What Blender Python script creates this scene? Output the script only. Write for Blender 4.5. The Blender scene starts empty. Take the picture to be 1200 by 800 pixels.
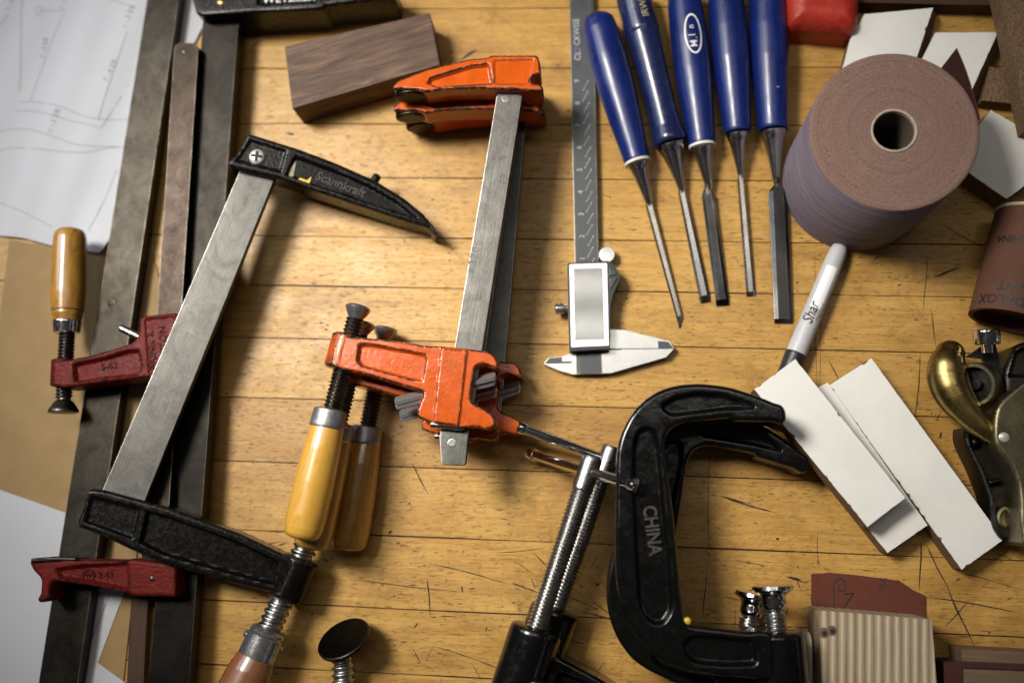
import bpy, bmesh, math, random
import numpy as np
from mathutils import Vector, Matrix

random.seed(7)
scene = bpy.context.scene
COL = scene.collection
V = Vector

# ------------------------------------------------------------------ camera
FPX = 35.0 / 36.0 * 1200.0          # focal length in photo pixels (35 mm lens)
CAM_H = 680.0                       # lens height over the bench, millimetres
_d = V((98.0, -207.0, -FPX)).normalized()
_Z = -_d
_X = V((1, 0, 0)); _X = (_X - _Z * _X.dot(_Z)).normalized()
_Y = _Z.cross(_X)
ROT = Matrix((_X, _Y, _Z))          # camera axes -> world axes
CAM = V((0, 0, CAM_H))

def ray(px, py):
    return ROT @ V((px - 600.0, 400.0 - py, -FPX))

def U(px, py, z=0.0):
    """point of the world (mm) on the level z that lies under a spot of the photo"""
    r = ray(px, py)
    return CAM + r * ((z - CAM_H) / r.z)

class Fr:
    """a rigid frame: origin, two in-plane axes and a normal"""
    def __init__(s, o, ex=(1, 0, 0), ez=(0, 0, 1)):
        s.o = V(o); s.ez = V(ez).normalized()
        ex = V(ex); s.ex = (ex - s.ez * ex.dot(s.ez)).normalized()
        s.ey = s.ez.cross(s.ex)
    def w(s, u, v, h=0.0):
        return s.o + s.ex * u + s.ey * v + s.ez * h
    def loc(s, p):
        q = p - s.o
        return (q.dot(s.ex), q.dot(s.ey), q.dot(s.ez))
    def hit(s, px, py, h=0.0):
        r = ray(px, py)
        t = (s.o + s.ez * h - CAM).dot(s.ez) / r.dot(s.ez)
        a = s.loc(CAM + r * t)
        return (a[0], a[1])
    def hits(s, pts, h=0.0):
        return [s.hit(x, y, h) for x, y in pts]

W0 = Fr((0, 0, 0))
def HZ(z, a=None, b=None):
    """level frame at height z; its first axis runs from photo spot a to b"""
    if a is None:
        return Fr((0, 0, z))
    A, B = U(a[0], a[1], z), U(b[0], b[1], z)
    return Fr(A, B - A)
def plane3(p, q, r, a=None, b=None):
    P, Q, R = U(*p), U(*q), U(*r)
    n = (Q - P).cross(R - P)
    if n.z < 0: n = -n
    f = Fr(P, (1, 0, 0), n)
    if a is not None:
        A = f.w(*f.hit(*a)); B = f.w(*f.hit(*b))
        f = Fr(A, B - A, n)
    return f

# ------------------------------------------------------------------ objects
ROOT = {}
def props(o, label=None, cat=None, group=None, kind=None):
    if label: o["label"] = label
    if cat: o["category"] = cat
    if group: o["group"] = group
    if kind: o["kind"] = kind
def thing(name, label, cat, at, group=None):
    o = bpy.data.objects.new(name, None)
    COL.objects.link(o)
    o.empty_display_size = 0.01
    o.location = V(at) * 0.001
    ROOT[o.name] = V(at)
    props(o, label, cat, group)
    return o
def copy_tree(o, parent=None):
    c = o.copy(); COL.objects.link(c)
    if parent: c.parent = parent
    ROOT[c.name] = ROOT[o.name]
    for ch in o.children: copy_tree(ch, c)
    return c
def kid(o, stem):
    return [c for c in o.children if c.name.split(".")[0] == stem]

def sdf(P, poly):
    """signed distance (inside positive) and nearest outline point"""
    A = np.asarray(poly, float); B = np.roll(A, -1, 0)
    best = np.full(len(P), 1e18); near = np.zeros_like(P); ins = np.zeros(len(P), bool)
    for a, b in zip(A, B):
        ab = b - a; L = (ab ** 2).sum()
        if L < 1e-12: continue
        t = np.clip(((P - a) @ ab) / L, 0, 1)
        q = a + t[:, None] * ab
        d = ((P - q) ** 2).sum(1)
        m = d < best
        best[m] = d[m]; near[m] = q[m]
        c = ((a[1] > P[:, 1]) != (b[1] > P[:, 1]))
        if abs(b[1] - a[1]) > 1e-12:
            xi = (b[0] - a[0]) * (P[:, 1] - a[1]) / (b[1] - a[1]) + a[0]
            ins ^= c & (P[:, 0] < xi)
    d = np.sqrt(best)
    return np.where(ins, d, -d), near

def fillet(poly, r, n=5):
    """round every corner of a polygon; r may be one number or one per corner"""
    out = []; N = len(poly)
    for i in range(N):
        p = V((*poly[i], 0)); a = V((*poly[i - 1], 0)); b = V((*poly[(i + 1) % N], 0))
        ri = r[i] if isinstance(r, (list, tuple)) else r
        la, lb = (a - p).length, (b - p).length
        k = min(ri, la * .45, lb * .45)
        if k < 1e-6: out.append((p.x, p.y)); continue
        s = p + (a - p) * (k / la); e = p + (b - p) * (k / lb)
        for j in range(n + 1):
            t = j / n
            q = s * (1 - t) ** 2 + p * 2 * t * (1 - t) + e * t * t
            out.append((q.x, q.y))
    return out

class MB:
    """collects shapes (world millimetres) and links them as ONE mesh object"""
    def __init__(s, fr=None):
        s.v = []; s.f = []; s.m = []; s.fr = fr or W0; s.mi = 0
    def add(s, vs, fs):
        k = len(s.v); s.v += [V(p) for p in vs]
        for f in fs:
            s.f.append([i + k for i in f]); s.m.append(s.mi)
        return s
    # --- shapes
    def prism(s, pts, h0, h1, fr=None, taper=None):
        fr = fr or s.fr
        n = len(pts)
        area = sum(pts[i - 1][0] * pts[i][1] - pts[i][0] * pts[i - 1][1] for i in range(n))
        if area < 0: pts = pts[::-1]; taper = taper[::-1] if taper else None
        lo = taper or pts
        vs = [fr.w(x, y, h0) for x, y in lo] + [fr.w(x, y, h1) for x, y in pts]
        fs = [list(range(n))[::-1], list(range(n, 2 * n))]
        fs += [[i, (i + 1) % n, n + (i + 1) % n, n + i] for i in range(n)]
        return s.add(vs, fs)
    def slab(s, pxpts, z0, z1, fr=None):
        """photo outline of the TOP face at height z1, cut straight down to z0"""
        fr = fr or HZ(0)
        return s.prism(fr.hits(pxpts, z1), z0, z1, fr)
    def sheet(s, pts, z, fr=None):
        fr = fr or HZ(0)
        return s.add([fr.w(x, y, z) for x, y in pts], [list(range(len(pts)))])
    def lathe(s, p0, ax, prof, n=44, ref=(0, 0, 1), wob=None):
        p0 = V(p0); ax = V(ax).normalized(); ref = V(ref)
        ex = ref - ax * ref.dot(ax)
        if ex.length < 1e-4: ex = V((1, 0, 0)) - ax * ax.x
        ex.normalize(); ey = ax.cross(ex)
        vs = []; fs = []; rings = []
        fine = [prof[0]]                       # long runs get extra rings close to their ends
        for (t0, r0), (t1, r1) in zip(prof, prof[1:]):
            L = math.hypot(t1 - t0, r1 - r0)
            if L > 3.4 and min(r0, r1) > 1e-6:
                fine += [(t0 + (t1 - t0) * k, r0 + (r1 - r0) * k) for k in (.9 / L, .35, .65, 1 - .9 / L)]
            fine.append((t1, r1))
        for t, r in fine:
            if r < 1e-6:
                rings.append([len(vs)]); vs.append(p0 + ax * t)
            else:
                k = len(vs); rings.append(list(range(k, k + n)))
                for j in range(n):
                    a = 2 * math.pi * j / n
                    q = r * (wob(t, a) if wob else 1)
                    vs.append(p0 + ax * t + ex * (q * math.cos(a)) + ey * (q * math.sin(a)))
        for a, b in zip(rings, rings[1:]):
            for j in range(n):
                k = (j + 1) % n
                if len(a) == 1 and len(b) == 1: break
                if len(a) == 1: fs.append([a[0], b[k], b[j]])
                elif len(b) == 1: fs.append([a[j], a[k], b[0]])
                else: fs.append([a[j], a[k], b[k], b[j]])
        if len(rings[0]) > 1: fs.append(rings[0][::-1])
        if len(rings[-1]) > 1: fs.append(rings[-1])
        return s.add(vs, fs)
    def ringlathe(s, p0, ax, prof, n=64):
        """closed profile loop (t, r) swept round the axis: a tube with a real bore"""
        p0 = V(p0); ax = V(ax).normalized()
        ex = V((1, 0, 0)) if abs(ax.x) < .9 else V((0, 1, 0))
        ex = (ex - ax * ex.dot(ax)).normalized(); ey = ax.cross(ex)
        m = len(prof); vs = []; fs = []
        for j in range(n):
            a = 2 * math.pi * j / n
            for t, r in prof: vs.append(p0 + ax * t + (ex * math.cos(a) + ey * math.sin(a)) * r)
        for j in range(n):
            k = (j + 1) % n
            for i in range(m):
                l = (i + 1) % m
                fs.append([j * m + i, k * m + i, k * m + l, j * m + l])
        return s.add(vs, fs)
    def thread(s, p0, p1, r, pitch, depth, n=26, per=8, flat=.3):
        p0 = V(p0); p1 = V(p1); ax = p1 - p0; L = ax.length; ax.normalize()
        ex = V((0, 0, 1)) - ax * ax.z; ex.normalize(); ey = ax.cross(ex)
        m = max(4, int(L / pitch * per))
        vs = []; fs = []
        for i in range(m + 1):
            t = L * i / m
            for j in range(n):
                a = 2 * math.pi * j / n
                f = (t / pitch - j / n) % 1.0
                tri = abs(2 * f - 1)                   # 1 crest .. 0 root .. 1
                k = min(1, max(0, (tri - flat * .5) / (1 - flat)))
                q = r - depth * (1 - k)
                vs.append(p0 + ax * t + (ex * math.cos(a) + ey * math.sin(a)) * q)
        for i in range(m):
            for j in range(n):
                k = (j + 1) % n
                fs.append([i * n + j, i * n + k, (i + 1) * n + k, (i + 1) * n + j])
        fs.append(list(range(n))[::-1]); fs.append([m * n + j for j in range(n)])
        return s.add(vs, fs)
    def rod(s, a, b, r, n=28, dome=.35):
        a = V(a); b = V(b); L = (b - a).length; e = r * dome
        return s.lathe(a, b - a, [(0, r - e), (e * .3, r - e * .3), (e, r), (L - e, r), (L - e * .3, r - e * .3), (L, r - e)], n)
    def tube(s, pts, r, n=12):
        pts = [V(p) for p in pts]; vs = []; fs = []
        up = V((0, 0, 1))
        for i, p in enumerate(pts):
            d = (pts[min(i + 1, len(pts) - 1)] - pts[max(i - 1, 0)]).normalized()
            e1 = up - d * up.dot(d)
            e1 = e1.normalized() if e1.length > 1e-3 else V((1, 0, 0))
            e2 = d.cross(e1); q = r[i] if isinstance(r, (list, tuple)) else r
            vs += [p + (e1 * math.cos(2 * math.pi * j / n) + e2 * math.sin(2 * math.pi * j / n)) * q for j in range(n)]
        for i in range(len(pts) - 1):
            for j in range(n):
                k = (j + 1) % n
                fs.append([i * n + j, i * n + k, (i + 1) * n + k, (i + 1) * n + j])
        fs.append(list(range(n))[::-1]); fs.append([(len(pts) - 1) * n + j for j in range(n)])
        return s.add(vs, fs)
    def cast(s, poly, ht, hb, r=3.0, rec=(), res=1.0, fr=None, hf=None):
        """a casting: outline with rounded rims; rec = (polygon, depth, blend) hollows on both faces"""
        fr = fr or s.fr
        P0 = np.asarray(poly, float)
        lo = P0.min(0) - res; hi = P0.max(0) + res
        nx = int((hi[0] - lo[0]) / res) + 2; ny = int((hi[1] - lo[1]) / res) + 2
        X, Y = np.meshgrid(lo[0] + np.arange(nx) * res, lo[1] + np.arange(ny) * res, indexing="ij")
        P = np.stack([X.ravel(), Y.ravel()], 1)
        d, near = sdf(P, poly)
        D = d.reshape(nx, ny) > 0
        keep = D[:-1, :-1] | D[1:, :-1] | D[1:, 1:] | D[:-1, 1:]
        snap = d < .22 * res
        P = np.where(snap[:, None], near, P); d = np.where(snap, 0, d)
        e = np.clip(d, 0, r); drop = r - np.sqrt(np.maximum(r * r - (r - e) ** 2, 0))
        cut = np.zeros(len(P))
        for rp, dep, bl in rec:
            q, _ = sdf(P, rp)
            t = np.clip(q / bl + .5, 0, 1); t = t * t * (3 - 2 * t)
            if dep >= 0: cut = np.maximum(cut, dep * t)
            else: cut = cut + dep * t
        rr = min(r, hb)
        zt = ht - drop - cut
        if hf is not None: zt = zt + hf(P, d)
        zb = -(hb - drop * rr / r - np.maximum(cut, 0))
        ids = {}; cells = []
        for i, j in np.argwhere(keep):
            q = [i * ny + j, (i + 1) * ny + j, (i + 1) * ny + j + 1, i * ny + j + 1]
            cells.append(q)
            for k in q: ids.setdefault(k, len(ids))
        N = len(ids); top = [None] * N; bot = [None] * N
        for k, i in ids.items():
            top[i] = fr.w(P[k, 0], P[k, 1], zt[k]); bot[i] = fr.w(P[k, 0], P[k, 1], zb[k])
        side = []; cols = {}
        fs = []; edges = {}
        for q in cells:
            a = [ids[k] for k in q]
            fs.append(a); fs.append([i + N for i in a[::-1]])
            for x, y in zip(a, a[1:] + a[:1]):
                if (y, x) in edges: del edges[(y, x)]
                else: edges[(x, y)] = 1
        for x, y in edges:                     # the walls, in bands so that wear stays near the rims
            for q in (x, y):
                if q not in cols:
                    A, B = top[q], bot[q]; L = (A - B).length; g = min(1.1, L * .2)
                    ks = [g / L, .5, 1 - g / L] if L > 1e-6 else [.2, .5, .8]
                    cols[q] = [q] + [2 * N + len(side) + i for i in range(3)] + [q + N]
                    side += [A.lerp(B, k) for k in ks]
            for a_, b_, c_, d_ in zip(cols[y], cols[x], cols[x][1:], cols[y][1:]): fs.append([a_, b_, c_, d_])
        return s.add(top + bot + side, fs)
    # --- link
    def build(s, name, mats, parent=None, at=None, bevel=0, seg=2, sharp=38, label=None, smooth=True, weld=0):
        if not isinstance(mats, (list, tuple)): mats = [mats]
        root = ROOT[parent.name] if parent else V(at if at is not None else (0, 0, 0))
        me = bpy.data.meshes.new(name)
        me.from_pydata([tuple(p) for p in s.v], [], s.f)
        for m in mats: me.materials.append(m)
        me.polygons.foreach_set("material_index", s.m)
        if bevel or weld:
            bm = bmesh.new(); bm.from_mesh(me)
            if weld: bmesh.ops.remove_doubles(bm, verts=bm.verts, dist=weld)
            if bevel:
                ed = [e for e in bm.edges if len(e.link_faces) == 2 and e.calc_face_angle(0) > math.radians(33)]
                bmesh.ops.bevel(bm, geom=ed, offset=bevel, segments=seg, profile=.6, affect="EDGES", clamp_overlap=True)
            bm.to_mesh(me); bm.free()
        n = len(me.vertices)
        co = np.empty(n * 3); me.vertices.foreach_get("co", co); co = co.reshape(-1, 3)
        M = np.array([s.fr.ex, s.fr.ey, s.fr.ez])
        at_ = me.attributes.new("co", "FLOAT_VECTOR", "POINT")
        at_.data.foreach_set("vector", ((co - np.array(s.fr.o)) @ M.T).astype(np.float32).ravel())
        me.vertices.foreach_set("co", ((co - np.array(root)) * .001).astype(np.float32).ravel())
        me.update(); me.validate()
        if smooth:
            me.polygons.foreach_set("use_smooth", [True] * len(me.polygons))
            me.set_sharp_from_angle(angle=math.radians(sharp))
        o = bpy.data.objects.new(name, me); COL.objects.link(o)
        if bevel:
            w = o.modifiers.new("weighted normals", "WEIGHTED_NORMAL"); w.keep_sharp = True; w.weight = 80
        if parent: o.parent = parent
        else: o.location = root * .001
        ROOT[o.name] = root
        if label: o["label"] = label
        return o

def lettering(name, body, mapf, size, mat, parent, depth=.25, align="CENTER", squeeze=1.0, shear=0, space=1.0, bold=0.0, wrap=False):
    """text turned into a mesh; mapf(x, y, z) places each point (mm) in the world"""
    c = bpy.data.curves.new("txt", "FONT"); c.body = body; c.size = size; c.extrude = depth
    c.align_x = align; c.align_y = "CENTER"; c.resolution_u = 3; c.shear = shear; c.space_character = space; c.offset = bold * size
    t = bpy.data.objects.new("txt", c); COL.objects.link(t)
    dg = bpy.context.evaluated_depsgraph_get(); dg.update()
    me = bpy.data.meshes.new_from_object(t.evaluated_get(dg))
    bpy.data.objects.remove(t)
    if wrap:                                   # cut fine enough to lie on a round surface
        bm = bmesh.new(); bm.from_mesh(me)
        bmesh.ops.triangulate(bm, faces=bm.faces)
        for _ in range(4):
            ed = [e for e in bm.edges if e.calc_length() > 1.3]
            if not ed: break
            bmesh.ops.subdivide_edges(bm, edges=ed, cuts=1)
            bmesh.ops.triangulate(bm, faces=[f for f in bm.faces if len(f.verts) > 3])
        bm.to_mesh(me); bm.free()
    mb = MB()
    mb.add([mapf(v.co.x * squeeze, v.co.y, v.co.z) for v in me.vertices], [list(p.vertices) for p in me.polygons])
    bpy.data.meshes.remove(me)
    return mb.build(name, mat, parent, smooth=False)
def flat_map(a, b, z, n=None):
    """text centred between photo spots a and b, reading from a to b, on level z"""
    if isinstance(z, Fr):
        fr = z; A = fr.w(*fr.hit(*a)); B = fr.w(*fr.hit(*b)); N = fr.ez
    else:
        A, B, N = U(a[0], a[1], z), U(b[0], b[1], z), V((0, 0, 1))
    d = (B - A).normalized(); u = N.cross(d); M = (A + B) * .5
    return lambda x, y, h: M + d * x + u * y + N * h

# ------------------------------------------------------------------ materials
class NT:
    def __init__(s, name):
        s.mat = bpy.data.materials.new(name); s.mat.use_nodes = True
        s.t = s.mat.node_tree; s.n = s.t.nodes; s.b = s.n["Principled BSDF"]
        at = s.n.new("ShaderNodeAttribute"); at.attribute_name = "co"
        oi = s.n.new("ShaderNodeObjectInfo")
        mul = s.n.new("ShaderNodeVectorMath"); mul.operation = "MULTIPLY_ADD"
        cb = s.n.new("ShaderNodeCombineXYZ")
        for i in range(3): s.link(oi.outputs["Random"], cb.inputs[i])
        s.link(cb.outputs[0], mul.inputs[0]); mul.inputs[1].default_value = (311, 517, 733)
        s.link(at.outputs["Vector"], mul.inputs[2])
        s.co = mul.outputs[0]
        s.raw = at.outputs["Vector"]
    def link(s, a, b): s.t.links.new(a, b)
    def val(s, x, sock):
        if hasattr(x, "is_linked") or hasattr(x, "links"): s.link(x, sock)
        else: sock.default_value = x
    def noise(s, scale=(1, 1, 1), det=4, rough=.55, dist=0, co=None):
        """scale = cycles per millimetre along the object's own axes"""
        if not isinstance(scale, (tuple, list)): scale = (scale,) * 3
        mp = s.n.new("ShaderNodeVectorMath"); mp.operation = "MULTIPLY"
        s.link(co or s.co, mp.inputs[0]); mp.inputs[1].default_value = scale
        nz = s.n.new("ShaderNodeTexNoise"); nz.inputs["Scale"].default_value = 1
        nz.inputs["Detail"].default_value = det; nz.inputs["Roughness"].default_value = rough
        nz.inputs["Distortion"].default_value = dist
        s.link(mp.outputs[0], nz.inputs["Vector"])
        return nz.outputs["Fac"]
    def wave(s, scale, ax="X", dist=0, co=None, det=2, prof="SIN", dscale=1):
        mp = s.n.new("ShaderNodeVectorMath"); mp.operation = "MULTIPLY"
        s.link(co or s.co, mp.inputs[0]); mp.inputs[1].default_value = (scale,) * 3
        w = s.n.new("ShaderNodeTexWave"); w.bands_direction = ax; w.wave_profile = prof
        w.inputs["Scale"].default_value = 1; w.inputs["Distortion"].default_value = dist
        w.inputs["Detail"].default_value = det; w.inputs["Detail Scale"].default_value = dscale
        s.link(mp.outputs[0], w.inputs["Vector"])
        return w.outputs["Fac"]
    def voro(s, scale, co=None, feature="F1"):
        if not isinstance(scale, (tuple, list)): scale = (scale,) * 3
        mp = s.n.new("ShaderNodeVectorMath"); mp.operation = "MULTIPLY"
        s.link(co or s.co, mp.inputs[0]); mp.inputs[1].default_value = scale
        v = s.n.new("ShaderNodeTexVoronoi"); v.feature = feature; v.inputs["Scale"].default_value = 1
        s.link(mp.outputs[0], v.inputs["Vector"])
        return v
    def ramp(s, fac, *stops):
        r = s.n.new("ShaderNodeValToRGB"); e = r.color_ramp.elements
        while len(e) < len(stops): e.new(.5)
        for k, (p, c) in zip(e, stops):
            k.position = p
            k.color = (*c, 1) if isinstance(c, (tuple, list)) else (c, c, c, 1)
        s.link(fac, r.inputs[0]); return r.outputs["Color"]
    def mix(s, fac, a, b, mode="MIX"):
        m = s.n.new("ShaderNodeMix"); m.data_type = "RGBA"; m.blend_type = mode
        for x, k in ((fac, 0), (a, 6), (b, 7)):
            if isinstance(x, (tuple, list)): x = (*x, 1)
            s.val(x, m.inputs[k])
        return m.outputs[2]
    def math(s, op, a, b=0.0):
        m = s.n.new("ShaderNodeMath"); m.operation = op
        s.val(a, m.inputs[0]); s.val(b, m.inputs[1]); return m.outputs[0]
    def bump(s, h, dist, strength=1.0):
        """dist in millimetres"""
        b = s.n.new("ShaderNodeBump"); b.inputs["Distance"].default_value = dist * .001
        b.inputs["Strength"].default_value = strength
        s.link(h, b.inputs["Height"])
        if s.b.inputs["Normal"].is_linked:
            s.link(s.b.inputs["Normal"].links[0].from_socket, b.inputs["Normal"])
        s.link(b.outputs[0], s.b.inputs["Normal"])
    def edge(s, lo=.53, hi=.60):
        """1 on convex edges that rub bare"""
        ge = s.n.new("ShaderNodeNewGeometry")
        return s.ramp(ge.outputs["Pointiness"], (lo, 0.0), (hi, 1.0))
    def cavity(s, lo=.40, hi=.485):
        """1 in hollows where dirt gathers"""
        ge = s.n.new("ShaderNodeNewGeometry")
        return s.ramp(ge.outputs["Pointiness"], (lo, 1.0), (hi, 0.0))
    def set(s, base=None, rough=None, metal=None, coat=None, spec=None, crough=.08):
        for x, k in ((base, "Base Color"), (rough, "Roughness"), (metal, "Metallic"), (coat, "Coat Weight"), (spec, "Specular IOR Level")):
            if x is None: continue
            if isinstance(x, (tuple, list)): x = (*x, 1)
            s.val(x, s.b.inputs[k])
        s.b.inputs["Coat Roughness"].default_value = crough
        return s.mat

def simple(name, col, rough=.5, metal=0.0, coat=0.0, vary=.15, scale=.05, bump=0.0, bscale=1.0, spec=.5, rvary=.1):
    m = NT(name)
    n = m.noise(scale, 5, .6)
    a = tuple(c * (1 - vary) for c in col); b = tuple(min(1, c * (1 + vary)) for c in col)
    r = m.noise(scale * 2.3, 5, .65)
    if bump: m.bump(m.noise(bscale, 4, .6), bump)
    return m.set(m.ramp(n, (.3, a), (.7, b)), m.ramp(r, (.3, max(.02, rough - rvary)), (.7, min(1, rough + rvary))), metal, coat, spec)

def steel(name, c0, c1, rough=(.28, .5), stain=(.05, .04, .03), amt=.5, streak=True, metal=1.0, clean=False, worn=None):
    m = NT(name)
    blot = m.noise(.05, 7, .78, .8)
    fine = m.noise((.03, 1.1, 1.1) if streak else .6, 3, .6)
    grit = m.noise(.8, 5, .75)
    mx = m.mix(.16, m.mix(.4, blot, grit), fine)
    lo_ = tuple(c * (1 if clean else .72) for c in c0); hi_ = tuple(c * (1 if clean else 1.12) for c in c1)
    base = m.ramp(mx, (.30 if clean else .36, lo_), (.5, tuple((x + y) / 2 for x, y in zip(c0, c1))), (.64, hi_))
    sp = m.ramp(m.noise(.10, 8, .8), (.58, 0.0), (.72, amt))
    base = m.mix(sp, base, stain)
    if not clean:
        pit = m.ramp(m.noise(.45, 6, .85), (.69, 0.0), (.73, amt))
        base = m.mix(pit, base, tuple(c * .6 for c in stain))
        m.bump(grit, .05)
    if worn:                                   # rubbed bright along the sharp edges
        bv = m.n.new("ShaderNodeBevel"); bv.samples = 4; bv.inputs["Radius"].default_value = .0011
        ge = m.n.new("ShaderNodeNewGeometry"); dp = m.n.new("ShaderNodeVectorMath"); dp.operation = "DOT_PRODUCT"
        m.link(bv.outputs[0], dp.inputs[0]); m.link(ge.outputs["Normal"], dp.inputs[1])
        eg = m.math("MULTIPLY", m.ramp(dp.outputs["Value"], (.90, 1.0), (.985, 0.0)), m.ramp(blot, (.35, .25), (.6, .9)))
        base = m.mix(eg, base, worn)
    m.bump(fine, .006 if clean else .05)
    rr = m.ramp(m.mix(.5, m.noise(.06, 6, .7), grit), (.35, rough[0]), (.65, rough[1]))
    return m.set(base, rr, metal)

M = {}
M["bar_bright"] = steel("ground steel bar", (.068, .066, .061), (.122, .118, .110), (.34, .48), worn=(.45, .44, .42))
M["bar_worn"] = steel("worn steel bar", (.014, .0122, .0098), (.040, .0355, .029), (.34, .5), (.016, .011, .007), .8, False, worn=(.30, .27, .22))
M["bar_old"] = steel("old brown steel bar", (.013, .0096, .0078), (.036, .028, .023), (.32, .5), (.012, .007, .005), .8, False, worn=(.30, .26, .21))
M["bar_dark"] = steel("dark steel bar", (.009, .0083, .0072), (.021, .0192, .0168), (.36, .52), (.02, .017, .014), .6, False, worn=(.16, .15, .13))
M["blade"] = steel("chisel steel", (.26, .25, .24), (.40, .39, .38), (.2, .34), (.10, .09, .08), .15, clean=True)
M["ferrule"] = steel("turned steel ferrule", (.42, .41, .40), (.56, .55, .54), (.16, .26), (.12, .11, .10), .12, clean=True)
M["plate_steel"] = steel("zinc plated steel", (.42, .42, .43), (.58, .58, .59), (.18, .3), (.2, .2, .2), .3, False, .75, True)
M["blade_dark"] = steel("dark chisel steel", (.035, .034, .033), (.085, .083, .08), (.24, .4), (.02, .018, .016), .5, clean=True, worn=(.3, .29, .28))
M["screw_steel"] = steel("screw steel", (.28, .27, .26), (.5, .49, .48), (.22, .38), (.06, .05, .04), .5, False, 1.0)
M["screw_dark"] = steel("oily screw steel", (.05, .042, .035), (.13, .11, .095), (.28, .48), (.04, .025, .015), .5, False)
M["zinc"] = steel("zinc ferrule", (.2, .2, .21), (.36, .36, .375), (.34, .5), (.08, .08, .085), .4, False, .8)
M["chrome"] = steel("chrome plate", (.55, .55, .56), (.7, .7, .71), (.08, .2), (.3, .3, .3), .2, False, 1.0, True)
M["pad_steel"] = steel("swivel pad steel", (.28, .27, .27), (.46, .45, .45), (.16, .3), (.09, .08, .07), .5, False, .85)
M["caliper_steel"] = steel("brushed stainless steel", (.46, .46, .455), (.62, .62, .61), (.26, .38), (.5, .5, .5), .15, clean=True)
M["brass"] = steel("bronze", (.24, .172, .058), (.40, .295, .105), (.24, .4), (.13, .09, .03), .5, False)
M["brass_plate"] = steel("dull bronze plate", (.15, .130, .082), (.26, .222, .138), (.32, .48), (.12, .09, .04), .4, False)
M["brass_dark"] = steel("dark bronze casting", (.026, .025, .022), (.062, .059, .050), (.35, .55), (.03, .025, .015), .5, False)

def black_cast():
    m = NT("black painted cast iron")
    e = m.edge(.53, .62)
    w = m.math("MULTIPLY", e, m.ramp(m.noise(.25, 5, .75), (.42, 0.0), (.62, 1.0)))
    base = m.ramp(m.noise(.08, 6, .7), (.35, (.0022, .002, .0018)), (.7, (.0062, .0052, .0044)))
    base = m.mix(m.math("MULTIPLY", w, .7), base, (.22, .20, .18))
    m.bump(m.noise(.6, 3, .6), .15); m.bump(m.noise(1.8, 3, .5), .08)
    return m.set(base, m.ramp(m.noise(.35, 4), (.3, .16), (.7, .36)), m.math("MULTIPLY", w, .8), 0.0, .20)
M["black_cast"] = black_cast()
def black_gloss():
    m = NT("glossy black enamel")
    e = m.edge(.54, .66)
    w = m.math("MULTIPLY", e, m.ramp(m.noise(.3, 5, .8), (.55, 0.0), (.68, 1.0)))
    dust = m.ramp(m.noise(.20, 8, .85), (.585, 0.0), (.72, .42))
    base = m.mix(dust, (.003, .003, .003), (.07, .06, .05))
    base = m.mix(m.math("MULTIPLY", w, .35), base, (.16, .155, .15))
    m.bump(m.noise(.30, 3, .5), .10); m.bump(m.noise(1.1, 3, .6), .05)
    return m.set(base, m.ramp(m.noise(.12, 6, .75), (.35, .08), (.70, .30)), m.math("MULTIPLY", w, .3), .15, .42, .08)
M["black_gloss"] = black_gloss()
def enamel(name, c0, c1, chip, amount=(.44, .6), radius=1.3, rough=(.22, .42), bumpd=.28, spec=.5):
    m = NT(name)
    e = m.edge(.508, .535)
    w = m.math("MULTIPLY", e, m.ramp(m.noise(.22, 6, .8), (amount[0], 0.0), (amount[1], 1.0)))
    sp = m.ramp(m.noise(.3, 6, .8), (.70, 0.0), (.74, .85))
    w = m.math("MAXIMUM", w, sp)
    base = m.ramp(m.noise(.09, 6, .7), (.3, c0), (.7, c1))
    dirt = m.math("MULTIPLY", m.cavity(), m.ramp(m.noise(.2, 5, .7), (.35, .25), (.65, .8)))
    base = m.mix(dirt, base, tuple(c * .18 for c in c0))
    smear = m.ramp(m.noise(.05, 7, .75, .6), (.5, 0.0), (.8, .45))
    base = m.mix(smear, base, tuple(c * .5 for c in c0))
    base = m.mix(w, base, chip)
    m.bump(w, -.12)
    m.bump(m.noise(.42, 3, .55), bumpd); m.bump(m.noise(1.5, 3, .5), .04)
    return m.set(base, m.ramp(m.noise(.15, 5), (.3, rough[0]), (.7, rough[1])), m.math("MULTIPLY", w, .5), 0.0, spec)
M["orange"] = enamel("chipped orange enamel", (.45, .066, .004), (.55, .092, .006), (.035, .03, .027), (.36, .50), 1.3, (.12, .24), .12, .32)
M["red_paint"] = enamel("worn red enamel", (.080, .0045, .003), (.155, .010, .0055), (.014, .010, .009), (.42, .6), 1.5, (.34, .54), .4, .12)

def handle_wood(name, c0, c1, dark, amt, coat=.7):
    m = NT(name)
    g = m.noise((.9, .9, .018), 5, .65, .4)
    f = m.noise((2.6, 2.6, .05), 3, .6)
    base = m.ramp(m.mix(.35, g, f), (.32, c0), (.66, c1))
    gr = m.ramp(m.noise((.12, .12, .035), 7, .75, .8), (.52, 0.0), (.78, amt))
    base = m.mix(gr, base, dark)
    pit = m.ramp(m.noise((.4, .4, .16), 5, .8), (.68, 0.0), (.76, .8))
    base = m.mix(pit, base, tuple(d * .5 for d in dark))
    m.bump(f, .03); m.bump(pit, -.15)
    return m.set(base, m.ramp(m.noise(.15, 5), (.3, .22), (.7, .42)), 0.0, coat, .5, .16)
M["handle"] = handle_wood("varnished yellow wood", (.50, .255, .034), (.66, .37, .062), (.16, .06, .012), .5)
M["handle_worn"] = handle_wood("grimy varnished wood", (.30, .135, .018), (.46, .235, .038), (.035, .014, .005), .95)
M["handle_red"] = handle_wood("red brown varnished wood", (.16, .055, .02), (.30, .12, .045), (.05, .018, .008), .8)

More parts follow.
